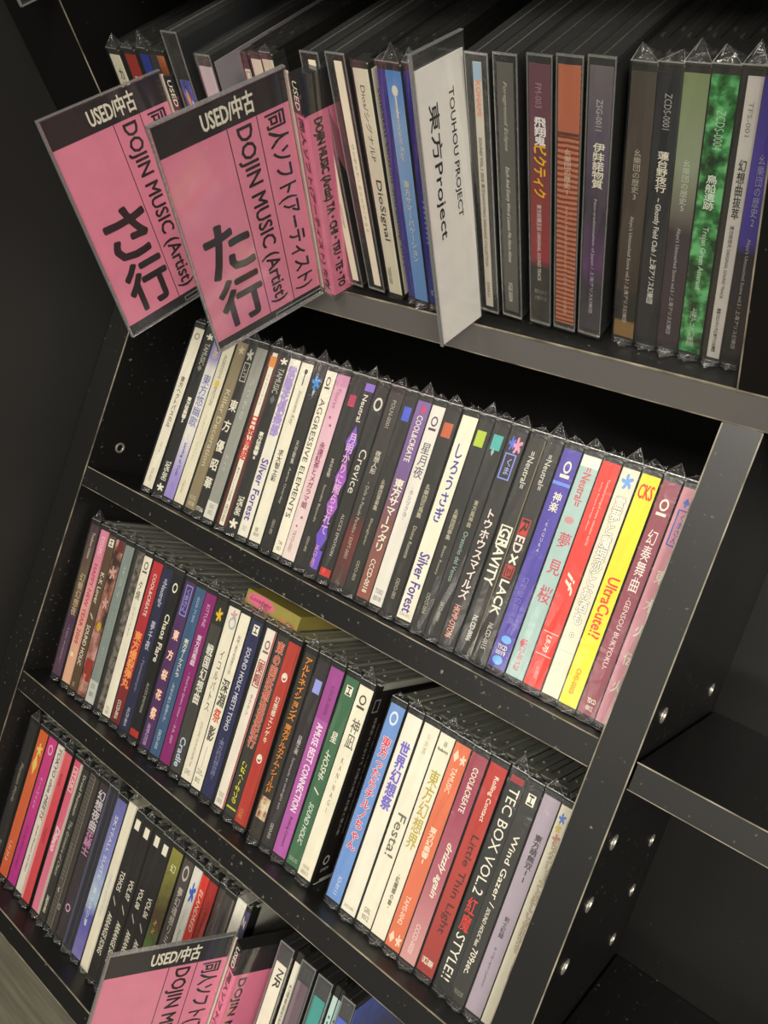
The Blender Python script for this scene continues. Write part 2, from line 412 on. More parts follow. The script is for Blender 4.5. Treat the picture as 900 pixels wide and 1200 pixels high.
# ------------------------------------------------------------ the discs
# shared meshes in disc space: x 0..10 (thickness, scaled), y 0 = spine side, z 0..125
def case_mesh(name, mat, clear=False):
    b = MB()
    if clear:
        b.cbox(0, 10, 0, 142, 0, 125, 0.5)
        b.box(-0.12, 10.12, -0.3, 0.3, 124.3, 125.1, 1); b.box(-0.12, 0.25, -0.3, 0.3, 0, 124.4, 1); b.box(9.75, 10.12, -0.3, 0.3, 0, 124.4, 1)
        b.box(-0.12, 10.12, -0.3, 0.3, -0.1, 0.8, 1); b.box(4.9, 5.1, 1, 141, 124.9, 125.15, 1)
    else:
        b.cbox(0, 10, 0, 9, 0.7, 124.3, 0.5)                    # spine bar of the tray
        b.box(0.1, 3.4, 9, 142, 0.4, 124.6, 1)                  # back tray
        b.box(3.9, 7.2, 9, 140, 1.0, 124.0, 1)                  # recessed middle
        b.box(7.5, 9.9, 5, 142, 0, 125, 1)                      # lid
        for y0, y1 in ((12, 20), (62, 74)):         # lid lugs bridging the seam along the top
            b.box(2.2, 9.6, y0, y1, 123.6, 125.1, 1)
        b.box(0.8, 2.0, 22, 24, 124.5, 125.3, 2)
        b.box(5.2, 6.4, 30, 32, 123.4, 124.6, 2)
    me = b.mesh(name, mat); fixnormals(me); return me
CASE = {'k': case_mesh('jewel_case', [plastic('#1f201d', 0.3, 0.35), plastic('#9c9d92', 0.34, 0.5), plastic('#b9b9ae', 0.4)]), 'c': case_mesh('clear_case', [clearcase(), rimclear()], True),  # tray and lid paler than the spine bar: light on the tops put into colour
        'g': case_mesh('grey_case', [plastic('#2e2e2a', 0.3, 0.3), plastic('#1d1d1b', 0.3, 0.4), plastic('#3c3c38', 0.4)])}
def tray_card():
    b = MB(); b.box(1.6, 8.4, 1.6, 139, 2, 121); me = b.mesh('tray_card', plastic('#191816', 0.45)); fixnormals(me); return me
TRAY = tray_card()
def wrap_mesh(seed, ears=True):
    r = random.Random(seed); b = MB()
    # front sheet and top sheet of the film, slightly uneven
    n = 7; rows = []
    for i in range(n+1):
        z = -0.2+125.9*i/n
        rows.append([(x, -0.95-r.uniform(0, 0.45), z) for x in (-0.05, 3.3, 6.6, 10.05)])
    for i in range(n):
        for k in range(3): b.quad([rows[i][k], rows[i][k+1], rows[i+1][k+1], rows[i+1][k]])
    prev = rows[-1]
    for y in (6, 20, 45, 80, 120, 142.5):
        cur = [(x, y, 125.6+r.uniform(0, 0.5)) for x in (-0.05, 3.3, 6.6, 10.05)]
        for k in range(3): b.quad([prev[k], prev[k+1], cur[k+1], cur[k]])
        prev = cur
    f = b.mesh('shrink_wrap', wrapfilm())
    e = MB()
    def ear(z, s, hgt, fwd):
        ax = 5+r.uniform(-2.6, 2.6); ay = fwd+r.uniform(-1, 1); az = z+s*hgt
        A = (0.2, -0.9, z); B_ = (9.8, -0.9, z); Cc = (9.3, 4.5, z+s*0.4); D = (0.7, 4.5, z+s*0.4); P = (ax, ay, az)
        m1 = (3.2+r.uniform(-.6, .6), -0.4, z+s*hgt*0.45); m2 = (6.9+r.uniform(-.6, .6), 0.8, z+s*hgt*0.5)
        for s0, s1 in ((A, P), (B_, P), (m1, P)):
            e.quad((s0, s1, (s1[0]+0.05, s1[1]-0.12, s1[2]), (s0[0]+0.28, s0[1]-0.12, s0[2])), 1)
        for t in ((A, m1, P), (m1, m2, P), (m2, B_, P), (A, B_, m2, m1), (B_, Cc, P), (D, A, P), (Cc, D, P)): e.quad(t)
        for _ in range(3):    # loose crumpled tips
            q = (r.uniform(1, 9), r.uniform(-1.5, 3), z+s*r.uniform(0.4, 1.2)); w = (q[0]+r.uniform(-2.2, 2.2), q[1]+r.uniform(-2.5, 0.5), q[2]+s*r.uniform(1.2, 3.4)); t = (q[0]+r.uniform(1.2, 3), q[1]+r.uniform(-.6, .8), q[2])
            e.quad((q, t, w))
    ear(125.6, 1, (7.4, 3.2, 6.2, 2.4, 7.8, 4.4, 5.4, 3.0)[seed], r.uniform(-0.5, 3.5))
    e.quad(((0, -0.95, 125.1), (10, -0.95, 125.1), (10, -1.0, 125.65), (0, -1.0, 125.65)), 1)  # pale line painting the glint along the top front edge
    # foot of the wrap: folded forward, resting on the shelf
    ax = 5+r.uniform(-2, 2)
    A = (0.2+r.uniform(0,1.5), -0.9, 2.6); B_ = (9.8-r.uniform(0,1.5), -0.9, 2.6); P = (ax, -2.6-r.uniform(0, 3.2), 0.35); Q = (0.4, -0.8, 0.2); R_ = (9.6, -0.8, 0.2); M_ = (ax+0.8, -2.6, 2.0)
    for s0, s1 in ((A, P), (B_, P), (Q, R_)): e.quad((s0, s1, (s1[0]+0.05, s1[1]-0.15, s1[2]+0.1), (s0[0]+0.05, s0[1]-0.15, s0[2]+0.3)), 1)
    for t in ((A, M_, P), (M_, B_, P), (A, B_, M_), (Q, A, P), (B_, R_, P), (Q, P, R_)): e.quad(t)
    for _ in range(4):
        q = (r.uniform(0.8, 8), -1.2, r.uniform(0.4, 2.5)); e.quad((q, (q[0]+r.uniform(1, 2.4), -1.4, q[2]+r.uniform(-.3, .5)), (q[0]+r.uniform(-1, 2), -3.0-r.uniform(0, 1.5), max(0.3, q[2]-r.uniform(0, 1.2)))))
    g = e.mesh('film_fold', [earfilm(), glintfilm()])
    return f, g
WRAPS = [wrap_mesh(i) for i in range(8)]
TODO = []
text_job('国', 'h', 0, False)
SHELF_NAME = {'1': 'top shelf', '2': 'second shelf', '3': 'third shelf', '4': 'bottom shelf'}
GROUP = {'1': 'discs on the top shelf', '2': 'discs on the second shelf', '3': 'discs on the third shelf', '4': 'discs on the bottom shelf'}
SZ = {'1': 0.0, '2': -154.291, '3': -317.717, '4': -480.099}
_n = [0]
def disc(row, x, w, lean, e, base, look, items=(), case='k', lab=(0.04, 0.96), wrap=True, ears=True, dz=0.0, where='', side=None, lz=(3.5, 121.5), zs=1.0):
    """one disc standing on its edge; look + where make its label"""
    _n[0] += 1; idx = _n[0]
    fr = 'U' if row == '1' else 'L'
    z = SZ[row]+0.55+dz+max(0, w*math.sin(lean))
    mw = frame(fr, x, e, z) @ Matrix.Rotation(lean, 4, 'Y')
    label = look+(', '+where if where else '')+', '+SHELF_NAME[row]
    root = empty('compact_disc', mw, label, 'CD case', GROUP[row])
    root['label'] = label
    if case == 'p':
        b = MB(); b.cbox(0, 10, 0, 140, 0, 124.5, 0.35); me = b.mesh('card_sleeve', base if not isinstance(base, str) else paper(base)); fixnormals(me)
        c = obj('sleeve', me, root)
    else:
        c = obj('jewel_case' if case != 'c' else 'clear_case', CASE[case], root)
        if case == 'c':
            t = obj('disc_tray', TRAY, root); t.scale = (w/10, 1, zs)
    c.scale = (w/10, 1, zs)
    mat = paper(base) if isinstance(base, str) else base
    l0, l1 = lab[0]*w, lab[1]*w
    b = MB(); y0 = -0.28
    b.box(l0, l1, y0, 0.1, lz[0], lz[1]); lm = b.mesh('spine_label', mat)
    lab_o = obj('spine_label', lm, root)
    H = lz[1]-lz[0]
    layer = 0
    for it in items:
        mode, txt, t0, t1, col = it[:5]
        c0, c1 = (it[5], it[6]) if len(it) > 6 else (0.2, 0.8)
        st = it[7] if len(it) > 7 else ''
        u0, u1 = l0+(l1-l0)*c0, l0+(l1-l0)*c1; v1, v0 = lz[1]-t0*H, lz[1]-t1*H
        mt = ink(col) if isinstance(col, str) else col
        layer += 1; yy = y0-0.02-0.06*min(layer, 8)
        pl = (lambda yy: (lambda u, v: (u, yy, v)))(yy)
        if mode in 'hrv':
            bold = 0.16 if 'B' in st else (0.09 if 'b' in st else 0)
            k = text_job(txt, mode, bold, 'i' in st)
            TODO.append((k, mode, u0, u1, v0, v1, pl, mt, lab_o, 'lettering', bold))
            if 'w' in st or 'o' in st:      # pale or dark outline behind the lettering
                pl2 = (lambda yy: (lambda u, v: (u, yy, v)))(yy+0.055)
                TODO.append((k, mode, u0, u1, v0, v1, pl2, ink(it[8]), lab_o, 'lettering_outline', 0.42))
        else:
            vs, fs = shape2d(mode, u0, u1, v0, v1); flat({'b': 'colour_block', 'o': 'printed_dot', 'g': 'ring_emblem', 'q': 'boxed_emblem', 'd': 'printed_diamond', 'f': 'printed_flower'}[mode], vs, fs, pl, mt, lab_o)
    if side:                              # printed card seen through the right-hand face
        b = MB(); b.box(w+0.02, w+0.25, 2, 138, 3, 121); sm = b.mesh('back_card', side[0] if not isinstance(side[0], str) else paper(side[0]))
        so = obj('back_card', sm, root)
        for it in side[1]:
            mode, txt, y0_, y1_, z0_, z1_, col = it[:7]
            pl = lambda u, v, X=w+0.3: (X, u, v)
            if mode in 'hrv': TODO.append((text_job(txt, mode, 0, False), mode, y0_, y1_, z0_, z1_, pl, ink(col), so, 'lettering', 0.0))
            else:
                vs, fs = shape2d(mode, y0_, y1_, z0_, z1_); flat('printed_mark', vs, fs, pl, ink(col), so)
    if wrap:
        f, g = WRAPS[idx*5 % 8]
        o = obj('film_wrap', f, root); o.scale = (w/10, 1, zs)
        if ears: o = obj('folded_film_end', g, root); o.scale = (w/10, 1, zs); o['kind'] = 'stuff'
    return root

W_ = '#ece6d2'; K_ = '#262421'; DK = '#191817'
def ringlogo(col, t=0.06): return [('g', '', t, t+0.05, col, 0.25, 0.75), ('b', '', t+0.058, t+0.07, col, 0.22, 0.78)]
R2X = [-358.0, -345.3, -334.9, -324.2, -312.2, -301.1, -291.9, -280.2, -269.0, -258.6, -249.0, -237.0, -227.2, -218.4, -207.6, -197.5, -188.1, -178.5, -167.7, -158.2, -148.3, -138.8, -128.7, -118.0, -108.5, -98.7, -88.2, -78.0, -68.6, -58.1, -47.6, -37.2, -27.7, -17.7, -8.3, -0.1]
R2L = [0.0104, 0.0073, 0.0039, 0.0001, -0.0016, -0.0047, -0.0131, -0.0197, -0.0283, -0.0363, -0.0415, -0.0404, -0.0413, -0.0382, -0.0354, -0.0341, -0.0354, -0.0331, -0.0325, -0.0327, -0.0308, -0.0274, -0.0254, -0.0231, -0.0198, -0.016, -0.0139, -0.0139, -0.0122, -0.0114, -0.0125, -0.0124, -0.0085, -0.0064, -0.003]
blackcd = grad(((0, '#34322e'), (0.5, '#2a2825'), (1, '#211f1d')))
R2 = [
 dict(base=W_, look='white spine with upright black katakana, standing alone at the left end', items=[('g','',.03,.07,'#8d8a7c',.25,.75),('v','東方ヘクトパスカル',.30,.62,'#4a463c',.3,.7,'b'),('v','ふわっち',.71,.78,'#99947f',.4,.62),('r','FTR-0002',.88,.96,'#99947f',.35,.6)]),
 dict(base=DK, look='black spine with small white capitals and code, second from left end', items=[('f','',.01,.05,W_,.1,.9),('r','TAMUSIC',.07,.20,'#b9b6a8',.25,.75,'b'),('d','',.20,.24,'#8c897d',.25,.7),('v','東方弦奏響5',.40,.56,'#e9e5d3',.15,.85,'B'),('r','TAMS-0043',.80,.92,'#e9e5d3',.25,.8,'b'),('f','',.94,.99,W_,.1,.9)]),
 dict(base=grad(((0,'#8f86c9'),(0.14,'#9d96cf'),(0.2,'#e4e0dc'),(0.62,'#e6e2dc'),(0.85,'#a797d3'),(1,'#9c8bd0'))), look='lavender and white spine with blue calligraphy', items=[('r','SOUND',.05,.14,'#e3d27a',.3,.75,'b'),('v','東方悠幽歌',.24,.56,'#4a57a8',.15,.85),('v','~',.6,.64,'#4a57a8',.4,.6),('r','Landing of Truth',.66,.86,'#4a57a8',.35,.68,'b'),('v','~',.9,.94,'#4a57a8',.4,.6)]),
 dict(base='#e6dfc6', look='cream spine with thin grey capitals and a small yellow mark', items=[('r','AGRESSIVE',.10,.24,'#6d685a',.35,.62),('o','',.25,.29,'#e8c23c',.3,.7),('r','EMOTION',.29,.40,'#6d685a',.35,.62),('r','ソングライター・コレクション',.46,.74,'#a7a18e',.4,.56),('r','TAN-3001',.86,.94,'#a7a18e',.35,.55)]),
 dict(base='#8f8163', look='tan spine with pale typewriter lettering', items=[('f','',.02,.07,'#c8bea0',.25,.8),('r','Killer Decoration',.28,.74,'#cfc6a8',.28,.72,'b'),('h','ROCK',.92,.945,'#d8cfb2',.2,.8),('h','0008',.955,.98,'#d8cfb2',.2,.8)]),
 dict(base=K_, look='black spine with five bold white upright characters', items=[('f','',.02,.09,'#c9c5b8',.15,.85),('q','',.10,.21,'#c9c5b8',.2,.85),('v','レコ',.12,.19,'#c9c5b8',.35,.7,'b'),('v','東',.32,.39,W_,.12,.88,'B'),('v','方',.44,.51,W_,.12,.88,'B'),('v','優',.56,.63,W_,.12,.88,'B'),('v','昭',.67,.74,W_,.12,.88,'B'),('v','華',.78,.85,W_,.12,.88,'B'),('h','OTO66',.96,.985,W_,.1,.9,'b')]),
 dict(base='#999a92', look='plain grey spine with a white block at its foot', items=[('v','いつかの',.16,.42,'#c9cac2',.35,.65),('r','エイケ',.62,.72,'#c9cac2',.3,.6),('b','',.90,1.0,'#dad8cc',0,1),('h','EIK',.915,.94,'#77766c',.3,.7),('h','002',.95,.975,'#77766c',.3,.7)]),
 dict(base='#5a2620', look='narrow white strip with orange square and red lettering on dark red', items=[('b','',0,1,W_,.28,.72),('b','',.02,.08,'#e0914a',.2,.78),('r','フェアリーテイル',.12,.30,'#8d8775',.42,.58),('v','日本物語',.36,.62,'#c5281f',.18,.85,'B'),('r','東方アレンジ作品集',.66,.86,'#6a6455',.42,.58),('r','METO-0002',.88,.98,'#55503f',.4,.62)]),
 dict(base=K_, look='black spine with grey heart and small white characters', items=[('f','',.01,.05,W_,.15,.85),('r','TAMUSIC',.07,.21,'#b9b6a8',.25,.75,'b'),('d','',.22,.27,'#6c7068',.3,.75),('v','東方弦奏響6',.43,.59,'#e9e5d3',.25,.75,'B'),('r','TAMS-0045',.80,.91,'#e9e5d3',.25,.78,'b'),('f','',.93,.99,W_,.1,.9)]),
 dict(base='#eae5d6', look='white spine with lilac bubble characters over bold purple lettering', items=[('v','紫陽花倶楽部',.04,.43,'#b9a5d8',.15,.85,'bo','#8a6cc0'),('r','Silver Forest',.56,.91,'#5d459c',.2,.85,'B'),('r','SLFR-0013',.94,.97,'#9b93a5',.3,.7)]),
 dict(base='#eae5d1', look='white spine with a key emblem and grey script', items=[('o','',.03,.06,'#3b3a34',.4,.7),('b','',.06,.12,'#3b3a34',.5,.58),('r','Innocent Key',.15,.34,'#75705f',.35,.72,'i'),('v','求大智士彩',.48,.66,'#39372f',.3,.7,'b'),('h','IK',.92,.945,'#8a8570',.3,.6),('h','0019',.95,.97,'#8a8570',.25,.7)]),
 dict(base=K_, look='black spine topped by a bright blue splash', items=[('f','',.04,.12,'#2f8fe0',.1,.9),('d','',.11,.16,'#9fc5e0',.4,.6),('v','天空歌集',.40,.53,'#c4c0b2',.35,.62,'b'),('r','Aeran Overday',.55,.75,'#c4c0b2',.35,.62),('r','ODO-002',.84,.92,'#c4c0b2',.38,.62)]),
 dict(base='#efe9d6', look='white spine with black serif capitals in one long line', items=[('g','',.03,.08,'#4a463d',.2,.62),('b','',.085,.095,'#4a463d',.2,.7),('r','AGGRESSIVE ELEMENTS',.15,.80,'#35322b',.2,.68),('h','TAI',.93,.95,'#6c6759',.3,.7),('h','021',.96,.98,'#6c6759',.3,.7)]),
 dict(base=grad(((0,'#d9a3bd'),(0.3,'#dfb6c4'),(1,'#e6d8d0'))), look='pale pink spine with maroon flower dots and lettering', items=[('b','',0,.06,'#cf92b4',0,1),('r','Thorax',.07,.18,'#b0527c',.3,.62),('f','',.22,.235,'#8f2d4c',.3,.5),('f','',.26,.275,'#8f2d4c',.5,.7),('v','永遠紅茶とメガラマ姫',.36,.72,'#8f2d54',.28,.7,'b'),('f','',.76,.775,'#8f2d4c',.5,.7),('f','',.81,.825,'#8f2d4c',.35,.5),('r','TRYD-0001',.84,.96,'#a8858c',.3,.55)]),
 dict(base=K_, look='black spine with small red square near the top', items=[('b','',.08,.14,'#b33a5c',.25,.8),('v','瓦の宝物',.42,.52,'#c4c0b2',.35,.6,'b'),('r','Soundtis Beyondis',.56,.76,'#c4c0b2',.35,.6),('r','ODO-005',.84,.92,'#c4c0b2',.4,.6)]),
 dict(base='#241f26', look='black spine with large violet diamonds and pink lettering', items=[('b','',0,.04,'#8a6cc9',.2,1),('d','',.22,.40,'#7f58c8',.0,.95),('d','',.38,.62,'#a05ac0',.05,1),('d','',.55,.74,'#a55cc4',.05,1),('d','',.70,.92,'#6f50c4',0,.95),('b','',.88,.98,'#6f50c4',.35,.95),('r','Neutral',.06,.20,W_,.3,.68,'b'),('v','月明かりに照らされて',.26,.80,'#e8b9dc',.2,.78,'b'),('r','NLCD-0021',.86,.97,'#e0a8d0',.25,.55,'b')]),
 dict(base=K_, look='black spine with white swirl ring and a red block at foot', items=[('g','',.05,.12,'#d8d5c8',.15,.85),('r','Crevice',.32,.55,'#dcd8ca',.25,.85),('r',"ALICE'S EMOTION",.66,.88,'#b9b6a8',.4,.66),('b','',.95,.99,'#c5332c',.05,.95)]),
 dict(base=grad(((0,'#37342f'),(0.62,'#2e2b28'),(0.74,'#6d2a24'),(1,'#46302a'))), look='black spine fading to dull red at its foot', items=[('r','POLN-0001',.04,.18,'#aeaa9c',.35,.62),('v','夜想人形',.30,.42,'#c9c5b6',.32,.7,'b'),('r','~ Dolls in Pseudo Paradise / EXPT-0001',.46,.86,'#b5b1a2',.38,.62)]),
 dict(base=K_, look='black spine with a small blue square near the top', items=[('b','',.05,.12,'#4a5fd0',.25,.85),('v','幺樂団音楽集',.42,.58,'#b5b096',.3,.6,'b'),('r','Shanghaier',.62,.76,'#b5b096',.35,.6),('r','ODO-003',.84,.94,'#b5b096',.4,.65)]),
 dict(base=grad(((0,'#7d5f9e'),(0.35,'#76588f'),(0.6,'#7d524f'),(1,'#8f5346'))), look='spine running from purple to brown with white brushed characters', items=[('o','',.02,.06,'#d0405a',.4,.7),('r','COOL&CREATE',.07,.30,W_,.3,.72,'b'),('v','東方サマーワタリ',.39,.76,W_,.2,.85,'B'),('r','CCCD-0018',.80,.97,W_,.3,.65,'b')]),
 dict(base='#e3dfd4', look='white spine with purple ring emblem and three dark characters', items=ringlogo('#4d3a5e',.05)+[('v','星月夜',.18,.36,'#4b3f5c',.2,.85),('v','-ホシヅクヨ-',.40,.57,'#77708a',.35,.65),('h','TOKD',.92,.945,'#8a8698',.2,.8),('h','0018',.955,.98,'#8a8698',.2,.8)]),
 dict(base=K_, look='black spine with an orange square near the top', items=[('b','',.06,.13,'#c2603a',.15,.8),('v','幺樂団花鳥集',.36,.53,'#bab59b',.3,.62,'b'),('r','Divine Rosette',.57,.73,'#bab59b',.35,.6),('r','ODO-001',.83,.93,'#bab59b',.4,.65)]),
 dict(base='#ece6d0', look='cream spine with large blue hiragana over bold purple Latin words', items=[('v','しろうさぎ',.13,.52,'#3d3b9c',.25,.8,'B'),('r','Silver Forest',.67,.965,'#4f3c94',.2,.85,'B'),('h','SLFR-0012',.97,.985,'#8a8590',.15,.85)]),
 dict(base=K_, look='black spine with a yellow-green square near the top', items=[('b','',.045,.12,'#b4c83c',.1,.75),('v','幺樂団四季集',.42,.57,'#bab59b',.35,.65,'b'),('r','Bitter Rosary',.60,.74,'#bab59b',.38,.62),('r','ODO-004',.83,.93,'#bab59b',.4,.65)]),
 dict(base=K_, look='black spine with a teal square near the top', items=[('b','',.04,.11,'#4fb0a8',.15,.8),('d','',.10,.14,'#8fbfb8',.3,.5),('v','東方風神曲',.35,.48,'#b5b096',.35,.62,'b'),('r','Oratorio del Vento',.50,.74,'#9fbcae',.35,.65),('r','SKO-0001',.84,.93,'#b5b096',.4,.65)]),
 dict(base='#2a2624', look='black spine with pink and blue boxed emblem and large katakana', items=[('f','',.02,.10,'#d98fb0',.35,.95),('f','',.02,.09,'#5a6cd8',.1,.5),('q','',.10,.22,'#7f92e6',.1,.8),('v','くま',.12,.20,'#a9b6f0',.3,.7),('v','トウホウスマイルズ',.36,.79,'#eddcd4',.25,.78,'B'),('r','HKMP-OTO96',.82,.975,'#e9a893',.25,.62,'b')]),
 dict(base='#2b2925', look='black spine with gold edge line and boxed bold white capitals', items=[('b','',0,1,'#a08a4a',.93,.96),('r','=Neutral=',.06,.23,'#cfccbe',.3,.65,'b'),('q','',.405,.50,W_,.12,.85),('r','GRAVITY',.42,.68,W_,.2,.8,'B'),('r','NLCD-0006',.83,.95,'#cfccbe',.35,.65,'b')]),
 dict(base='#2b2925', look='black spine with red and white block letters', items=[('r','=Neutral=',.05,.21,'#cfccbe',.3,.65,'b'),('b','',.345,.42,'#c8352b',.12,.72),('r','R',.35,.415,DK,.2,.65,'B'),('r','ED',.425,.50,'#f0d9cc',.15,.7,'B'),('r','×',.51,.555,W_,.2,.7,'B'),('q','',.56,.62,'#b83a30',.1,.75),('r','B',.565,.615,'#b83a30',.25,.6,'B'),('r','LACK',.63,.79,W_,.15,.72,'B'),('r','NLCD-0015',.83,.95,'#cfccbe',.35,.65,'b')]),
 dict(base='#5143a6', look='violet blue spine with pale blue leaf shapes near its foot', items=[('g','',.05,.105,W_,.3,.72),('b','',.11,.125,W_,.25,.78),('b','',.145,.16,'#6f8fe6',0,1),('v','神楽',.19,.28,W_,.3,.75,'b'),('v','-KAGURA-',.31,.48,'#cfcbe6',.4,.6),('v','幻想郷の音楽集',.58,.80,'#8f84cf',.25,.6),('o','',.85,.885,'#6fb0ea',.25,.85),('h','TSCD',.895,.915,W_,.2,.75,'b'),('h','0019',.92,.94,W_,.2,.75,'b'),('o','',.945,.985,'#6fb0ea',.15,.75)]),
 dict(base='#a9c4bf', look='pale blue green spine with three red upright characters', items=[('b','',0,.05,'#dfe2d8',0,1),('r','=Neutral=',.05,.22,'#cc4f5e',.3,.75,'b'),('o','',.27,.30,'#c9918f',.2,.7),('v','夢',.34,.41,'#cf3f55',.25,.9),('v','見',.46,.53,'#cf3f55',.25,.9),('v','桜',.58,.66,'#cf3f55',.25,.9),('d','',.83,.865,'#cf3f55',.2,.45),('r','NLCD-0019/20',.83,.97,'#cf3f55',.3,.6)]),
 dict(base='#e03a2e', look='bright red spine with small white italic word in middle', items=[('r','Touhou arranged music selection vol.22',.07,.36,'#f2d3c6',.55,.72),('r','Lotus Project foreign album',.09,.30,'#f2d3c6',.3,.42),('r','if',.49,.58,W_,.3,.8,'iB'),('b','',.755,.758,W_,.1,.95),('r','UI-70',.77,.84,W_,.35,.65,'ib'),('b','',.855,.858,W_,.1,.95),('r','#-0013',.91,.96,'#f0b0a0',.4,.6)]),
 dict(base='#e6dcc6', look='cream spine with blue badge and outlined dark characters', items=[('f','',.02,.09,'#6fa3e0',.15,.85),('v','霊夢と魔理沙とお酒も。',.12,.74,'#f3efdf',.22,.78,'Bo','#5a5644'),('b','',.80,.803,'#d9c2b4',.05,.95)]),
 dict(base='#e8dc1c', look='bright yellow spine with bold red lettering', items=[('h','CKS',.04,.10,'#d8281e',.12,.88,'B'),('r','UltraCute!?',.44,.70,'#e03418',.25,.85,'B'),('r','CHS-0005',.84,.95,'#c24a20',.35,.6)]),
 dict(base='#8c3a4c', look='maroon spine with white ring emblem and four white characters', items=ringlogo(W_,.07)+[('v','幻奏舞曲',.20,.47,'#f0e4dd',.25,.75),('r','-GENSOU BUKYOKU-',.49,.80,'#e6cfcb',.4,.68),('h','TDCD',.93,.95,W_,.3,.8,'b'),('h','0012',.96,.98,W_,.35,.75,'b')]),
 dict(base='#dc96a4', look='rose pink spine with blue boxed emblem, hard against the upright', items=[('d','',.04,.08,'#3f63c8',.3,.7),('q','',.09,.24,'#3f63c8',.2,.95),('v','くまさん',.105,.23,'#3f63c8',.4,.8),('v','東',.34,.40,W_,.35,1,'b'),('v','木',.46,.52,W_,.35,1,'b'),('v','火',.57,.63,W_,.35,1,'b'),('v','伝',.69,.75,W_,.3,.95,'b'),('v','火',.81,.87,W_,.25,.9,'b')]),
]
jr = random.Random(3)
for i, d in enumerate(R2):
    x = R2X[i]; w = min(R2X[i+1]-x-0.15, 10.6)
    disc('2', x, w, R2L[i], 12.5+jr.uniform(-0.8, 0.8), **d)

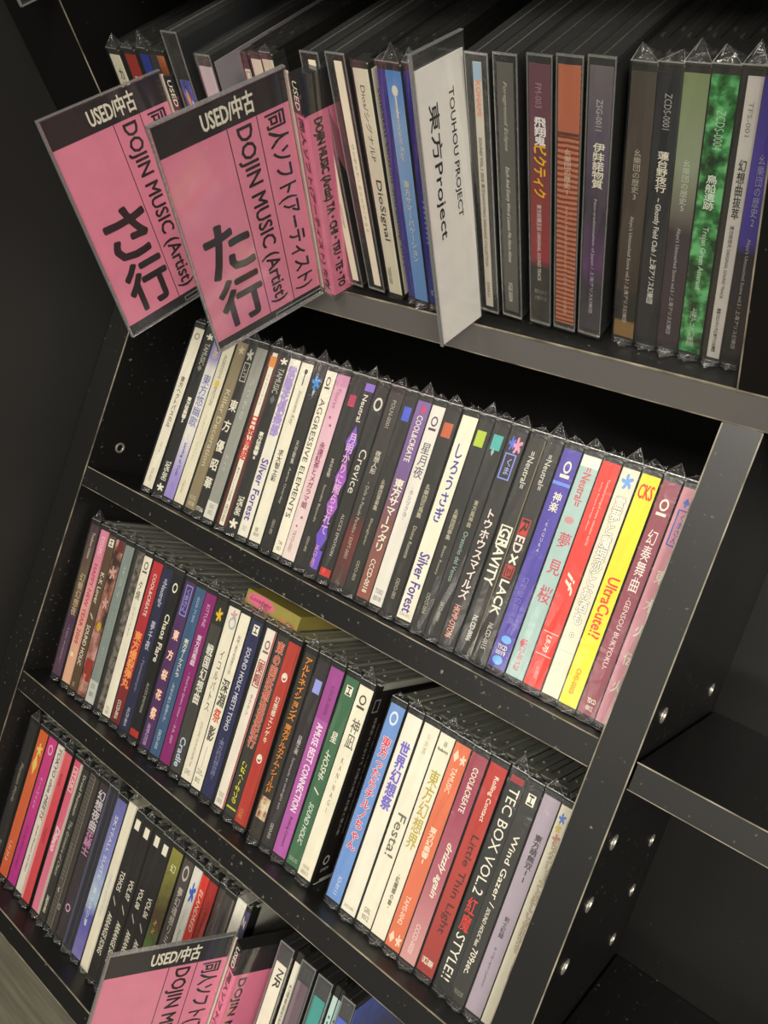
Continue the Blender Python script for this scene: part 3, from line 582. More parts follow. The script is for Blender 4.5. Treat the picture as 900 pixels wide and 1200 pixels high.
R3X = [-394.0, -380.9, -369.1, -359.4, -348.6, -338.3, -328.0, -318.9, -307.6, -297.1, -284.5, -273.4, -263.1, -251.8, -241.3, -230.4, -221.2, -210.1, -198.9, -189.2, -175.1, -165.5, -155.8, -144.6, -134.2, -112.4, -100.7, -89.9, -79.2, -69.2, -59.0, -48.6, -37.1, -27.3, -17.9, -8.3, -0.1]
R3L = [-0.0715, -0.0757, -0.08, -0.0817, -0.0801, -0.0786, -0.0725, -0.0642, -0.0583, -0.0574, -0.0567, -0.0578, -0.0625, -0.0637, -0.0592, -0.0551, -0.0509, -0.043, -0.0423, -0.0427, -0.0386, -0.0357, -0.0343, -0.0278, -0.0212, -0.0196, -0.0166, -0.0149, -0.0133, -0.0126, -0.0111, -0.0104, -0.0091, -0.0087, -0.008, -0.007]
R3 = [
 dict(base=grad(((0,'#4a3540'),(0.3,'#6a5646'),(0.55,'#5c4436'),(0.62,'#4d3450'),(1,'#5e3f58')),mottle=.12), look='mottled brown and purple spine with tan characters at the left end', items=[('r','Touhou Union',.05,.22,'#d6c9b4',.4,.7,'b'),('v','幻樂幻想夜',.32,.60,'#c7b48e',.3,.85,'b'),('r','~ A letter of memories ~',.66,.92,'#b9a8a8',.45,.65)]),
 dict(base=grad(((0,'#dd6f95'),(0.3,'#e29aa6'),(0.6,'#e6ab98'),(1,'#e3b592'))), look='pink to peach spine with magenta lettering', items=[('b','',0,.13,'#e08aa4',.0,1),('r','KYOUMU',.04,.16,'#f3c9d0',.25,.7,'b'),('r','HAPPY NEW YEAR 2009',.22,.74,'#c92f63',.25,.68,'b'),('o','',.80,.83,'#f3e9c0',.2,.6)]),
 dict(base='#5d4630', look='brown spine with white boxed letter at the top', items=[('b','',.02,.07,W_,.25,.85),('r','H',.03,.06,DK,.4,.72,'B'),('r','K-K Lover',.24,.44,W_,.25,.7,'b'),('r','/',.50,.54,W_,.3,.7),('r','SOUND HOLIC',.58,.84,W_,.25,.7,'b'),('r','SDHC',.95,.98,'#cfc2a6',.3,.6)]),
 dict(base=pattern('#3c2a22','#a06a58','#c99a9a',70), look='floral printed spine in rose, brown and red', items=[('b','',0,.07,'#6e2a28',.3,1),('f','',.16,.25,'#d5a79c',.1,.9),('f','',.36,.44,'#cfa39a',.2,.9),('o','',.52,.58,'#c9a32c',.3,.8),('b','',.76,.90,'#9c3226',.15,1),('r','SHC-022',.86,.97,'#d9c79c',.25,.55)]),
 dict(base='#87928c', look='grey green spine with faint lettering and white foot block', items=[('r','サスケ',.12,.34,'#b9c2bc',.35,.65),('r','........',.42,.58,'#aab3ad',.45,.52),('r','ズズ・こ',.64,.74,'#b9c2bc',.35,.65),('b','',.86,1,'#c6c8c0',0,1),('h','SOK',.88,.91,'#77796f',.25,.75),('h','0001',.93,.96,'#77796f',.25,.75)]),
 dict(base=pattern('#3b3833','#6a635a','#877e74',220), look='dark grey grained spine with scarcely any lettering', items=[('b','',0,1,'#2c2a27',0,.3),('r','Collection',.62,.78,'#948c7e',.45,.8)]),
 dict(base=W_, look='white spine with ring emblem and two thin characters', items=ringlogo('#5f594c',.03)+[('v','夕焼',.15,.27,'#4a463c',.2,.7),('v','YUYAKE',.31,.50,'#9a937f',.4,.6),('h','TD',.94,.96,'#8a8572',.3,.7),('h','003',.965,.985,'#8a8572',.3,.7)]),
 dict(base=grad(((0,'#c22d36'),(0.5,'#ab2a34'),(0.62,'#8a2830'),(1,'#6f2226'))), look='red spine with flaming orange emblem turning maroon at foot', items=[('r','COOL&CREATE',.07,.33,W_,.35,.68,'b'),('v','東方爆裂弾丸',.43,.78,'#f0a45c',.15,.85,'Bo','#d9482a'),('r','CCCD-0016',.86,.975,W_,.3,.65,'b')]),
 dict(base='#262848', look='navy spine with pale upright characters and italic word', items=[('r','=Neutral=',.06,.23,'#c9c8d2',.3,.72,'b'),('v','夢千夜',.32,.50,'#c9c8d2',.3,.7,'b'),('r','-Yumesenya-',.54,.76,'#9b9bb4',.35,.68,'i'),('r','NLCD-0014',.86,.97,'#c9c8d2',.35,.62,'b')]),
 dict(base='#141312', look='black spine with white gothic words and red foot block', case='k', items=[('g','',.05,.11,W_,.2,.7),('r','Chaos Flare',.24,.53,W_,.3,.75,'B'),('r',"ALICE'S EMOTION",.66,.84,'#b9b6a8',.4,.64),('b','',.95,.99,'#b32a24',.05,.95)]),
 dict(base='#4f2c60', look='purple spine with glowing orange star characters', items=[('q','',.02,.20,'#8f9be0',.2,.85),('v','くまさん',.04,.18,'#8f9be0',.3,.75,'b'),('v','東',.29,.35,'#f6e2c8',.25,.75,'Bo','#e8874c'),('v','方',.41,.47,'#f6e2c8',.25,.75,'Bo','#e8874c'),('v','桜',.53,.59,'#f6e2c8',.25,.75,'Bo','#e8874c'),('v','花',.65,.71,'#f6e2c8',.25,.75,'Bo','#e8874c'),('v','祭',.76,.83,'#f6e2c8',.25,.75,'Bo','#e8874c'),('r','HKMP-OTO70',.86,.985,'#c7a9cf',.3,.62,'b')]),
 dict(base='#3c5c80', look='steel blue spine with white lettering', items=[('r','GOS-71305',.05,.20,'#b9cbdc',.4,.62),('v','東方オーケストラ',.30,.53,W_,.3,.72,'b'),('r','~天空の城と夜明の月~',.56,.80,'#d5dce2',.35,.62),('r','DBCD-1010',.85,.96,'#c2cedb',.35,.62,'b')]),
 dict(base='#8a1f6c', look='magenta spine with small white lettering', items=[('r','KITTUNE',.06,.19,'#e0b4d0',.35,.65),('v','東方活風戯',.24,.42,'#f0d9e6',.3,.7,'b'),('r','~ Devil her Queen, Other ~ / み丸, 2009',.46,.88,'#e6c4da',.4,.66)]),
 dict(base='#3f3f39', look='charcoal spine with gold crest above five white characters', items=[('b','',0,.14,'#23261f',0,1),('f','',.04,.12,'#e2b62c',.2,.85),('v','戦国幻想曲',.25,.60,'#e9e5d8',.3,.85,'B'),('r','Cradle',.80,.97,'#c9cfe0',.25,.75,'bo','#6f7488')]),
 dict(base='#e8e2cd', look='cream spine with rose and grey seal at the top', items=[('f','',.01,.07,'#c9a0a8',.3,.9),('g','',.05,.12,'#a9b0b8',.3,.95),('v','イコルパトス',.24,.60,'#5f5a4c',.35,.72),('r','GOOD WIND SOUTH RECORDER / Tmk',.66,.92,'#a7a18c',.42,.62),('h','GWS',.94,.97,'#a7a18c',.2,.7)]),
 dict(base='#ece6d2', look='white spine with one red among bold black brush characters', items=[('v','廃線上都市鉄道東方之夜',.12,.34,'#7a7566',.35,.62),('v','深淵',.37,.53,'#35322b',.15,.85,'B'),('v','祭',.54,.62,'#d04a2c',.2,.85,'B'),('v','影',.64,.73,'#35322b',.2,.8,'B'),('r','...........',.76,.88,'#a7a18c',.45,.55),('b','',.915,.918,'#8a8570',.1,.9),('h','TCA',.89,.91,'#8a8570',.2,.7),('h','0012',.94,.965,'#8a8570',.2,.7)]),
 dict(base='#282a52', look='navy spine with white boxed letter and long white capitals', items=[('b','',.02,.075,W_,.3,.8),('r','H',.03,.065,DK,.4,.7,'B'),('r','SOUND HOLIC MEETS TOHO',.15,.62,'#d8d8e0',.3,.66,'b'),('v','~東方的幻想世界~',.66,.90,'#8f91b4',.3,.7)]),
 dict(base='#e8e0d2', look='white spine with red edge and boxed red seal', lab=(0.2,.96), items=[('b','',0,1,'#a83040',.88,1)]+ringlogo('#7a5c50',.06)+[('q','',.17,.32,'#a23a34',.15,.8),('v','東唱',.18,.31,'#a23a34',.25,.7,'B'),('v','タクテン',.36,.48,'#8a5c54',.35,.62),('h','TDCD',.92,.945,'#a39c88',.2,.7),('h','0005',.955,.98,'#a39c88',.2,.7)]),
 dict(base='#35332c', look='dark spine with salmon outlined title and yellow slanted words', items=[('v','東の国妖想浪漫紀行',.03,.62,'#b8483a',.2,.8,'Bo','#e9b49c'),('r','こはく～なつの',.70,.93,'#e6e02c',.3,.75,'ib'),('b','',.955,.965,'#c4c43a',.05,.95)]),
 dict(base='#b2392c', look='red spine with two white round emblems', items=[('g','',.16,.21,W_,.25,.7),('o','',.17,.19,W_,.3,.6),('v','幻想郷エンゲキ',.29,.55,W_,.3,.62,'b'),('g','',.61,.66,W_,.25,.7),('o','',.62,.64,W_,.3,.6),('b','',0,1,'#7c2a22',.86,.9),('r','FCE-003',.92,.97,'#d9a06a',.2,.5)]),
 dict(base='#332c24', look='dark brown spine packed with orange katakana over pale picture', items=[('v','アルトネイションズ',.02,.36,'#e08a2c',.2,.8,'B'),('v','東方アルカナム・シールド',.38,.76,'#d9812a',.22,.78,'B'),('b','',.78,.90,pattern('#8c4a3a','#c9b08c','#dfd3b4',240),.1,.95)]),
 dict(base='#2f2a2c', look='dark spine with a pale lavender square near the top', items=[('b','',.10,.17,'#9a9ee6',.25,.85),('v','日照之夜',.40,.50,'#c9c5c0',.35,.65,'b'),('r','Serenade at midnight sun',.52,.80,'#b9b5b0',.35,.6),('r','ODO-010',.88,.96,'#b9b5b0',.35,.6,'b')]),
 dict(base='#b25aa8', look='orchid pink spine with chunky white capitals', items=[('b','',0,.27,'#9e4692',0,1),('r','LOCK-0005',.09,.24,'#5c2a58',.45,.7),('r','AMUSE BEST CONNECTION',.29,.76,'#f3e3ee',.3,.75,'B'),('r','Rolling Contact',.79,.95,'#4f2450',.4,.68)]),
 dict(base='#3d6b4a', look='green spine with white boxed letter at the top', items=[('b','',.04,.09,W_,.25,.75),('r','H',.045,.085,DK,.35,.65,'B'),('v','星',.28,.34,W_,.3,.75,'b'),('r','-HOSHI-',.38,.54,W_,.3,.7,'ib'),('r','/',.58,.61,W_,.3,.75),('r','SOUND HOLIC',.66,.88,'#dfe6d8',.35,.7,'ib'),('h','SDHC-003',.955,.975,'#bcc9b6',.15,.8)]),
 dict(base='#ece6d0', look='cream spine beside the gap, its black back card showing', items=ringlogo('#4a463c',.04)+[('v','神凪',.16,.32,'#3b382f',.3,.85),('v','KAN-NAGI',.36,.66,'#8a8570',.4,.62),('h','TDCD',.94,.955,'#8a8570',.2,.7),('h','0011',.965,.985,'#8a8570',.2,.7)], side=('#191414', [('q','',4,10,108,116,'#8f8a86'),('r','四季折々にかけて 幻想の神凪 紅葉と雪の歌',10,13,30,104,'#9a938c'),('r','TDCD-0011 all rights of the producer reserved',16,18,30,100,'#8a837c'),('g','',6,12,12,18,'#a9a29a'),('h','2009',6,14,8,10,'#a9a29a')])),
 dict(base='#6f96d2', look='sky blue spine with red and white outlined characters', items=[('g','',.03,.10,'#dfe6f0',.2,.75),('v','東方ったらチルノちゃん',.16,.74,'#d8354c',.25,.8,'Bo','#f6eef0'),('r','IO-0111',.88,.97,'#dfe6f0',.4,.65)]),
 dict(base='#ece7d6', look='white spine with purple outlined characters near its top', items=[('v','世界幻想祭',.13,.47,'#6a5fbc',.25,.82,'Bo','#b9aee0'),('h','UNCD-0006',.965,.98,'#9a957f',.15,.8)]),
 dict(base='#ece6d2', look='white spine with one grey sans serif word', items=[('r','少女綺',.04,.14,'#b5b09c',.4,.62),('r','Festa!',.44,.65,'#6a6a5c',.3,.85,'b'),('h','GIRL',.92,.945,'#77735f',.25,.7),('h','9012',.955,.98,'#77735f',.25,.7)]),
 dict(base='#ebe5cf', look='cream spine with five olive yellow calligraphic characters', items=[('v','音',.03,.055,'#4a463c',.4,.65),('h','Boxfactory',.065,.085,'#4a463c',.15,.85,'b'),('v','東方幻想界',.17,.56,'#b8a83c',.25,.85,'b'),('v','-紅魔郷の章-',.68,.86,'#6a654f',.4,.65,'b')]),
 dict(base='#dc7450', look='orange spine with pale capitals and geometric corner marks', items=[('d','',.03,.09,'#f3d6b8',.1,.45),('f','',.04,.09,'#f3d6b8',.55,.95),('r','TAMUSIC',.11,.23,'#f6dcc0',.3,.62,'b'),('v','東方幻奏響1',.40,.58,'#f6dcc0',.3,.7,'B'),('r','TAMS-0042',.74,.88,'#f6dcc0',.3,.6,'b'),('d','',.92,.98,'#f3d6b8',.1,.45),('f','',.92,.98,'#f3d6b8',.55,.95)]),
 dict(base=grad(((0,'#9a3f4e'),(0.25,'#9c3f5a'),(0.6,'#b06070'),(1,'#cf9a96'))), look='mauve spine with white italic words', items=[('r','COOL&CREATE',.06,.27,W_,.35,.68,'b'),('r','drizzly again',.42,.68,W_,.35,.8,'iB'),('r','CCCD-0020',.82,.96,'#f2dcd4',.35,.62)]),
 dict(base=grad(((0,'#b8302a'),(0.5,'#b03a30'),(1,'#9c332e'))), look='brick red spine with large dark words', items=[('r','Rolling Contact',.05,.26,W_,.4,.72,'b'),('r','Little Thin Light',.33,.80,'#4a1f1a',.3,.8,'b'),('h','UICZ-0004',.93,.96,W_,.15,.8,'b')]),
 dict(base='#222220', look='black spine with tall white capitals around two red characters', items=[('b','',0,.03,'#9a2f33',.1,.9),('r','TEC BOX VOL.2',.05,.55,W_,.25,.85),('v','紅魔',.57,.73,'#d8362c',.25,.8,'b'),('r','STYLE!!',.74,.96,W_,.25,.82)]),
 dict(base='#2c2b27', look='black spine with boxed letter and white italic words', items=[('b','',.03,.08,W_,.3,.8),('r','H',.035,.075,DK,.4,.7,'B'),('r','Wind Gazer /',.22,.55,W_,.35,.7,'b'),('r','SOUND HOLIC feat.',.56,.74,W_,.35,.58,'ib'),('r','709sec.',.75,.87,W_,.35,.72,'b'),('r','SDHC-009',.95,.97,'#9a978a',.2,.8)]),
 dict(base='#a79aa8', look='lavender grey spine with bold black upright characters', items=[('v','東方萌無双II',.17,.39,'#2f2a30',.35,.75,'B'),('v','剣士紅録',.55,.65,'#3a343c',.35,.62,'b'),('v','かっぱ・そういちろう',.69,.88,'#4a444c',.38,.55)]),
 dict(base='#e6dfc8', look='cream spine with coloured scribble blobs, against the upright', items=[('f','',.03,.08,'#5f86d8',.1,.6),('f','',.08,.12,'#d8c25c',.1,.5),('f','',.12,.17,'#d8928c',.15,.7),('v','東方シリーズと楽しい仲間たち',.14,.66,'#d9cdb0',.35,.85,'Bo','#6f5c48')]),
]
for i, d in enumerate(R3):
    x = R3X[i]; w = min(R3X[i+1]-x-0.15, 10.6)
    disc('3', x, w, R3L[i], 15.1+jr.uniform(-0.8, 0.8)+(-0.8 if i == 24 else 0), **d)

# bottom shelf
R4T = [-401.8, -388.5, -377.3, -365.7, -356.0, -342.7, -331.8, -323.3, -316.9, -311.2, -301.5, -290.4, -279.6, -269.9, -259.5, -249.3, -239.6, -229.6, -217.7, -208.1, -199.8, -192.6, -184.6, -178.8, -169.5, -161.5, -156.5]
R4 = [
 dict(base='#2a2724', look='dark spine with faint grey script at the left end', items=[('r','Phantasm Works',.28,.55,'#a39d90',.3,.65,'i'),('r','PW-01',.82,.9,'#a39d90',.3,.65)]),
 dict(base=grad(((0,'#d8642c'),(0.3,'#d96a38'),(1,'#cf6038'))), look='orange spine with pale yellow flame figure', items=[('f','',.08,.17,'#f0cf6c',.2,.9),('d','',.15,.30,'#f0cf6c',.2,.75),('v','こここ',.76,.90,'#f6d9b4',.2,.6,'b')]),
 dict(base=grad(((0,'#d23f86'),(0.5,'#c93a8c'),(1,'#b8308c'))), look='magenta pink spine with pale ring emblem', items=[('g','',.04,.11,'#eeb4cc',.25,.8),('v','AiSHAKE',.26,.48,'#dba0cc',.3,.7,'b'),('r','PSYCHE REMIX OF BEAT',.60,.9,'#8a2468',.35,.6)]),
 dict(base='#e6dcd0', look='white spine with slanted black Latin capitals', items=[('r','TOKYO chie MEETS',.02,.50,'#2f2c28',.3,.7,'ib'),('r','Seven Flowers and Stars',.54,.86,'#4f4a42',.4,.62,'i')]),
 dict(base=grad(((0,'#e0606c'),(0.4,'#d84a58'),(1,'#d44a50'))), look='coral red spine with small dark letters', items=[('b','',0,1,'#e6a4a0',0,.2),('r','BASE',.14,.22,'#8c2a34',.4,.6),('r','TOKYO',.50,.60,'#8c2a34',.4,.7)]),
 dict(base=grad(((0,'#dc5c7c'),(1,'#e0809a'))), look='pink spine with white outlined patch and wide grey edge', items=[('b','',0,1,'#c9bcae',.72,1),('q','',.04,.20,W_,.1,.6),('r','STAR',.06,.18,'#f4d6dc',.2,.5,'b'),('r','Disco',.44,.60,'#f4d6dc',.15,.6,'io','#f4d6dc')]),
 dict(base='#34322c', look='dark grey spine with close-set white script', items=[('r','Dread Phantasm',.04,.30,'#cfcabc',.4,.75),('r','The Grimoire of Chaos',.34,.70,'#c4bfb0',.4,.8,'i'),('r','DREAM-0002',.84,.95,W_,.35,.7,'b')]),
 dict(base=stripes('#4a463f','#5f5950'), look='dark spine of fine grey lines with small white K', items=[('r','sound track',.45,.7,'#8f897c',.3,.6,'i'),('v','K',.74,.78,W_,.3,.7,'b')]),
 dict(base='#403a36', look='dark brown spine with a pale left edge', items=[('b','',0,1,'#8a8073',0,.12),('g','',.82,.86,'#b9a8a0',.2,.7)]),
 dict(base='#3a3338', look='dark spine with bold pink and white brush characters', items=[('v','幻想夜曲',.04,.30,'#d6ccd0',.1,.9,'B'),('v','花騎士',.30,.46,'#c98ab4',.1,.9,'B'),('g','',.78,.83,'#d9a4c4',.2,.8)]),
 dict(base='#2c2a34', look='wide clear case with dark violet grey insert', case='c', items=[('b','',0,1,'#4a4866',.0,.18),('b','',0,1,'#5c5866',.62,.66)]),
 dict(base=grad(((0,'#6a6aa8'),(0.4,'#8a8ec8'),(0.6,'#b0c4d8'),(0.75,'#5c58a8'),(1,'#8078b4')),mottle=.25), look='blue and lilac spine with white streaks', items=[('r','SKYFALL SUITE',.1,.5,'#d9dce6',.3,.6,'b'),('r','夏の夜の夢',.55,.8,'#d9dce6',.3,.6,'b')]),
 dict(base='#e9e2cc', case='p', look='cream card box with a printed sky and sunset side', wrap=True, items=[('r','SYMPHONIC SUITE FOR THE EAST',.42,.68,'#b4c4d4',.3,.6)], side=(grad(((0,'#b8c8d4'),(0.22,'#5c86b4'),(0.42,'#5a84b0'),(0.5,'#c9c4a8'),(0.66,'#c98a58'),(0.72,'#b8744c'),(0.74,'#d4ccc0'),(1,'#cfc8bc'))), [])),
 dict(base='#231f1d', look='first black spine with white volume number, beside the card box', items=[('b','',.02,.08,W_,.25,.75),('r','TOHO5',.34,.46,W_,.3,.75,'b'),('r','/',.5,.55,'#b9b6a8',.3,.7),('r','ARRANGE SONG',.60,.86,W_,.3,.75,'ib')]),
 dict(base='#231f1d', look='second black numbered spine right of the card box', items=[('b','',.02,.08,W_,.25,.75),('r','VOL.07',.34,.46,W_,.3,.75,'b'),('r','/',.5,.55,'#b9b6a8',.3,.7),('r','ARRANGE SONG',.60,.86,W_,.3,.75,'ib')]),
 dict(base='#231f1d', look='third black numbered spine right of the card box', items=[('b','',.02,.08,W_,.25,.75),('r','VOL.08',.34,.46,W_,.3,.75,'b'),('r','/',.5,.55,'#b9b6a8',.3,.7),('r','ARRANGE SONG',.60,.86,W_,.3,.75,'ib')]),
 dict(base='#231f1d', look='last black numbered spine, left of the mossy green one', items=[('b','',.02,.08,W_,.25,.75),('r','VOL.06',.34,.46,W_,.3,.75,'b'),('r','/',.5,.55,'#b9b6a8',.3,.7),('r','ARRANGE SONG',.60,.86,W_,.3,.75,'ib')]),
 dict(base=grad(((0,'#8f8c3e'),(0.25,'#6e6a34'),(0.4,'#5a4428'),(0.6,'#5f7a3c'),(1,'#46683c')),mottle=.35), look='mossy green and olive mottled spine', items=[('v','幻',.08,.13,'#e6e2a8',.3,.75,'b'),('r','~ ~',.42,.5,'#c98a6a',.3,.6)]),
 dict(base='#4f4844', look='charcoal spine with slanted white characters', items=[('g','',.03,.12,'#c4beb4',.2,.8),('v','夢幻魂想リミックス',.16,.66,'#d6d0c4',.3,.75,'b')]),
 dict(base='#e2e0d6', look='white spine with blue starburst', items=[('f','',.08,.20,'#3a62c8',.2,.9),('r','Flowers',.36,.48,'#6a7088',.35,.6)]),
 dict(base='#d8382a', look='scarlet spine with slanted white capitals', items=[('r','ELANDRED',.08,.32,'#f3dcc8',.3,.75,'ib'),('r','イエロー',.50,.68,'#f3c8b4',.25,.6)]),
 dict(base='#a8281f', look='dark red spine with small dark letters', items=[('r','Sister Ruby',.1,.5,'#5c1a18',.35,.6)]),
 dict(base='#4a3c3a', look='dark brown spine with faint red letters', items=[('r','Rose Garden',.08,.4,'#8f5c54',.35,.65),('r','GMC-04',.5,.62,'#cfc4b8',.3,.6,'b')]),
 dict(base='#453f3c', look='plain dark brown spine, left of the white sleeve', items=[('b','',0,1,'#6c625c',.8,.95)]),
 dict(base='#e9e4d6', case='p', look='plain white sleeve', items=[], wrap=True),
 dict(base='#4a3f63', look='dark violet spine with a white slanted letter', items=[('r','Z',.03,.10,W_,.2,.7,'ib'),('r','Zero Hour',.2,.5,'#cfc8dc',.3,.6)]),
]
for i, d in enumerate(R4):
    xt = R4T[i]; w = max(4.8, min(R4T[i+1]-xt-0.15, 10.8))
    ln = -0.036 if i < 24 else (-0.02, -0.008)[i-24]
    disc('4', xt-ln*121, w, ln, 17.6+jr.uniform(-0.8, 0.8), **d)
# right of the pink divider on the bottom shelf
R4G = [
 (-128.5, 10.2, '#e6dfcc', 'c', 'clear case with cream insert and yellow slanted block', [('r','N',.03,.075,DK,.35,.9,'b'),('r','R',.085,.14,DK,.3,.85,'b'),('b','',.50,.72,'#e6dc28',.15,.8),('r','FUSION',.51,.71,'#4a4a2c',.25,.7,'ib')], None),
 (-117.6, 5.0, '#cfc9b8', 'g', 'thin pale spine with a column of tiny black characters', [('r','幻想郷探訪記録其之参 東方アレンジ作品',.12,.8,'#4a453c',.3,.7,'b')], None),
 (-111.3, 10.2, '#64505a', 'c', 'clear case with a mauve brown insert', [('b','',0,1,'#7c6670',.0,.3)], None),
 (-98.6, 10.2, '#3a958e', 'c', 'clear case with a teal insert', [('b','',0,1,'#2f7f7a',.0,.12)], None),
 (-87.9, 3.6, '#a9c0ba', 'g', 'thin pale teal spine of dotted print', [('r','..........................',.1,.9,'#4a6a68',.3,.7,'B')], None),
 (-84.0, 3.0, '#8ea9a6', 'g', 'thinnest grey teal spine', [('r','..........................',.1,.9,'#3a5654',.3,.7,'B')], None),
 (-80.4, 8.6, '#4a62c4', 'c', 'clear case with a royal blue insert and picture card side', [('r','Blue Sky',.1,.3,'#c9d2f0',.35,.65,'b')], (grad(((0,'#5c6cb4'),(0.3,'#5a5c7c'),(0.6,'#8a6a58'),(1,'#a0603c')),mottle=.5), [])),
]
for x, w, base, case, look, items, side in R4G:
    d = dict(base=base, look=look, items=items, case=case, side=side, lab=(.12,.9) if case == 'c' else (.05,.95), ears=False, wrap=(case == 'c'), lz=(3.5, 113.0) if case == 'c' else (3.5, 118.0))
    disc('4', x+3.2, w, -0.03, 15.0 if case == 'c' else 18.5, **d)

# top shelf, right of the white divider
URX = [-129.1, -115.7, -100.0, -87.2, -74.3, -58.0, -47.1, -37.1, -27.1, -16.3, -7.9]
URL = [0.0796, 0.0776, 0.0728, 0.0708, 0.0698, 0.0631, 0.0547, 0.047, 0.0445, 0.0387, 0.025]
UR = [
 dict(base='#b9b2a4', look='clear case with narrow pale strip and orange letters', case='c', lab=(.35,.72), w=10.6, wrap=False, items=[('b','',0,.06,'#8fa3b4',0,1),('r','KONAMI',.06,.18,'#d88a6a',.25,.8,'b'),('r','SOUND VOL.1 SIDE 東方SHOOTING ARRANGE COLLECTION',.26,.80,'#5c564c',.25,.75),('r','KNM-01',.88,.95,'#77705f',.3,.7)]),
 dict(base='#55534d', look='clear case with grey insert and faint italic line', case='c', lab=(.15,.85), w=10.6, wrap=False, items=[('r','Foreground Eclipse',.06,.30,'#a9a69a',.3,.6,'i'),('r','Each And Every Word Leaves Me Here Alone',.36,.76,'#c4c0b4',.3,.62,'i'),('r','FGE-0004',.86,.95,'#c4c0b4',.3,.6)]),
 dict(base=grad(((0,'#6a4450'),(0.3,'#6c3f4a'),(0.45,'#8a3a3a'),(0.72,'#96343c'),(0.76,'#33302e'),(1,'#3c3a36'))), look='maroon and grey insert with slanted yellow and white logo', case='c', lab=(.08,.94), w=10.6, items=[('r','FM-003',.06,.14,'#a58a8c',.3,.6),('v','飛翔鬼',.17,.27,'#ece6e2',.2,.85,'Bo','#5c4a5c'),('r','ビクティク',.27,.46,'#e9b42c',.2,.85,'Bo','#8c3a1c'),('r','東方妖精王伝 ORIGINAL SOUND TRACK',.49,.82,'#cfc6bc',.35,.6,'b'),('h','黄昏フロンティア',.86,.88,'#a9a598',.2,.9),('h','上海アリス',.89,.91,'#a9a598',.2,.9)]),
 dict(base=stripes('#7c3c2c','#c07a5c',520), look='terracotta insert with fine brown stripes', case='c', lab=(.08,.94), w=10.8, items=[('b','',0,.22,'#b4684c',0,1),('b','',.215,.225,'#5c3a30',0,1),('v','幺樂団の歴史1',.27,.44,'#dfb9a4',.35,.65,'b'),('r',"Akyu's Untouched Score vol.1 / 上海アリス幻樂団",.48,.95,'#dba890',.4,.62)]),
 dict(base=grad(((0,'#6c6468'),(0.3,'#574c60'),(0.5,'#3c3540'),(0.7,'#5f3a68'),(0.8,'#34303a'),(1,'#46424a')),mottle=.2), look='clear case with mottled purple grey insert and white brushed title', case='c', lab=(.08,.94), w=10.8, items=[('r','ZSG-0011',.10,.20,'#bcb6ba',.35,.62),('v','伊弉諾物質',.24,.40,W_,.3,.8,'b'),('r','Neo-traditionalism of Japan / 上海アリス幻樂団',.44,.92,'#c6bfc6',.4,.62)]),
 dict(base=grad(((0,'#4a433c'),(0.5,'#4c4036'),(0.78,'#3a3028'),(0.8,'#242220'),(0.92,'#242220'),(0.93,'#8a6a3c'),(1,'#8a6a3c'))), look='brown insert with tan foot and pale serif line', case='g', items=[('v','幺樂団の歴史3',.24,.42,'#bdb4a4',.35,.65),('r',"Akyu's Untouched Score vol.3 / 上海アリス幻樂団",.48,.93,'#c9c2b4',.35,.6)]),
 dict(base='#26272c', look='near black blue insert with bold white title line', case='g', items=[('r','ZCDS-0001',.06,.17,'#a9a9a4',.35,.65),('v','蓮台野夜行',.24,.38,W_,.3,.75,'b'),('r','~ Ghostly Field Club / 上海アリス幻樂団',.40,.82,'#dcdad0',.32,.68,'b')]),
 dict(base=grad(((0,'#7c8a62'),(0.28,'#8f9a80'),(0.45,'#6c6860'),(0.52,'#3f343a'),(1,'#3a2e36'))), look='insert fading from pale green to dark plum', case='g', items=[('v','幺樂団の歴史5',.26,.44,'#c9cdb9',.35,.65),('r',"Akyu's Untouched Score vol.5 / 上海アリス幻樂団",.50,.94,'#c4bfbc',.35,.6)]),
 dict(base=pattern('#16351c','#2f7a3c','#6cc07a',160), look='bright leafy green insert with dark branches', case='g', items=[('r','ZCDS-0004',.10,.22,'#a9d0ac',.35,.7),('v','鳥船遺跡',.30,.42,'#dcead6',.3,.7,'b'),('r','Trojan Green Asteroid',.48,.72,'#dcead6',.35,.65),('v','上海アリス幻樂団',.80,.97,'#cfe0c8',.35,.65)]),
 dict(base='#d4cfc8', look='white strip in a dark grey case with black title', case='g', lab=(.28,.92), items=[('r','TFS-001',.07,.17,'#8a857c',.3,.62),('v','幻想曲抜萃',.24,.44,'#3a3632',.25,.75,'b'),('r','東方緋想天 ORIGINAL SOUND TRACK',.46,.74,'#55504a',.3,.62),('r','黄昏フロンティア/上海アリス幻樂団',.78,.97,'#3a3632',.3,.6,'b')]),
 dict(base=grad(((0,'#4a3c9c'),(0.28,'#5a48b4'),(0.52,'#4a3ca4'),(0.56,'#25232a'),(1,'#1f1d1c'))), look='violet and black insert against the right upright', case='g', items=[('v','幺樂団の歴史2',.22,.46,'#b9b4cf',.35,.65),('r',"Akyu's Untouched Score vol.2 / 上海アリス幻樂団",.50,.94,'#cfcbc4',.35,.62)]),
]
for i, d in enumerate(UR):
    d = dict(d); nx = URX[i+1] if i < 10 else 0.5
    w = d.pop('w', None) or min(nx-URX[i]-0.2, 10.2)
    tall = i < 5
    disc('1', URX[i]+(0.9 if tall else 0), w, URL[i], (8.0 if tall else 12.0)+jr.uniform(-0.4, 0.4), ears=not tall, zs=1.0, dz=(3.0 if tall else 0.0), **d)
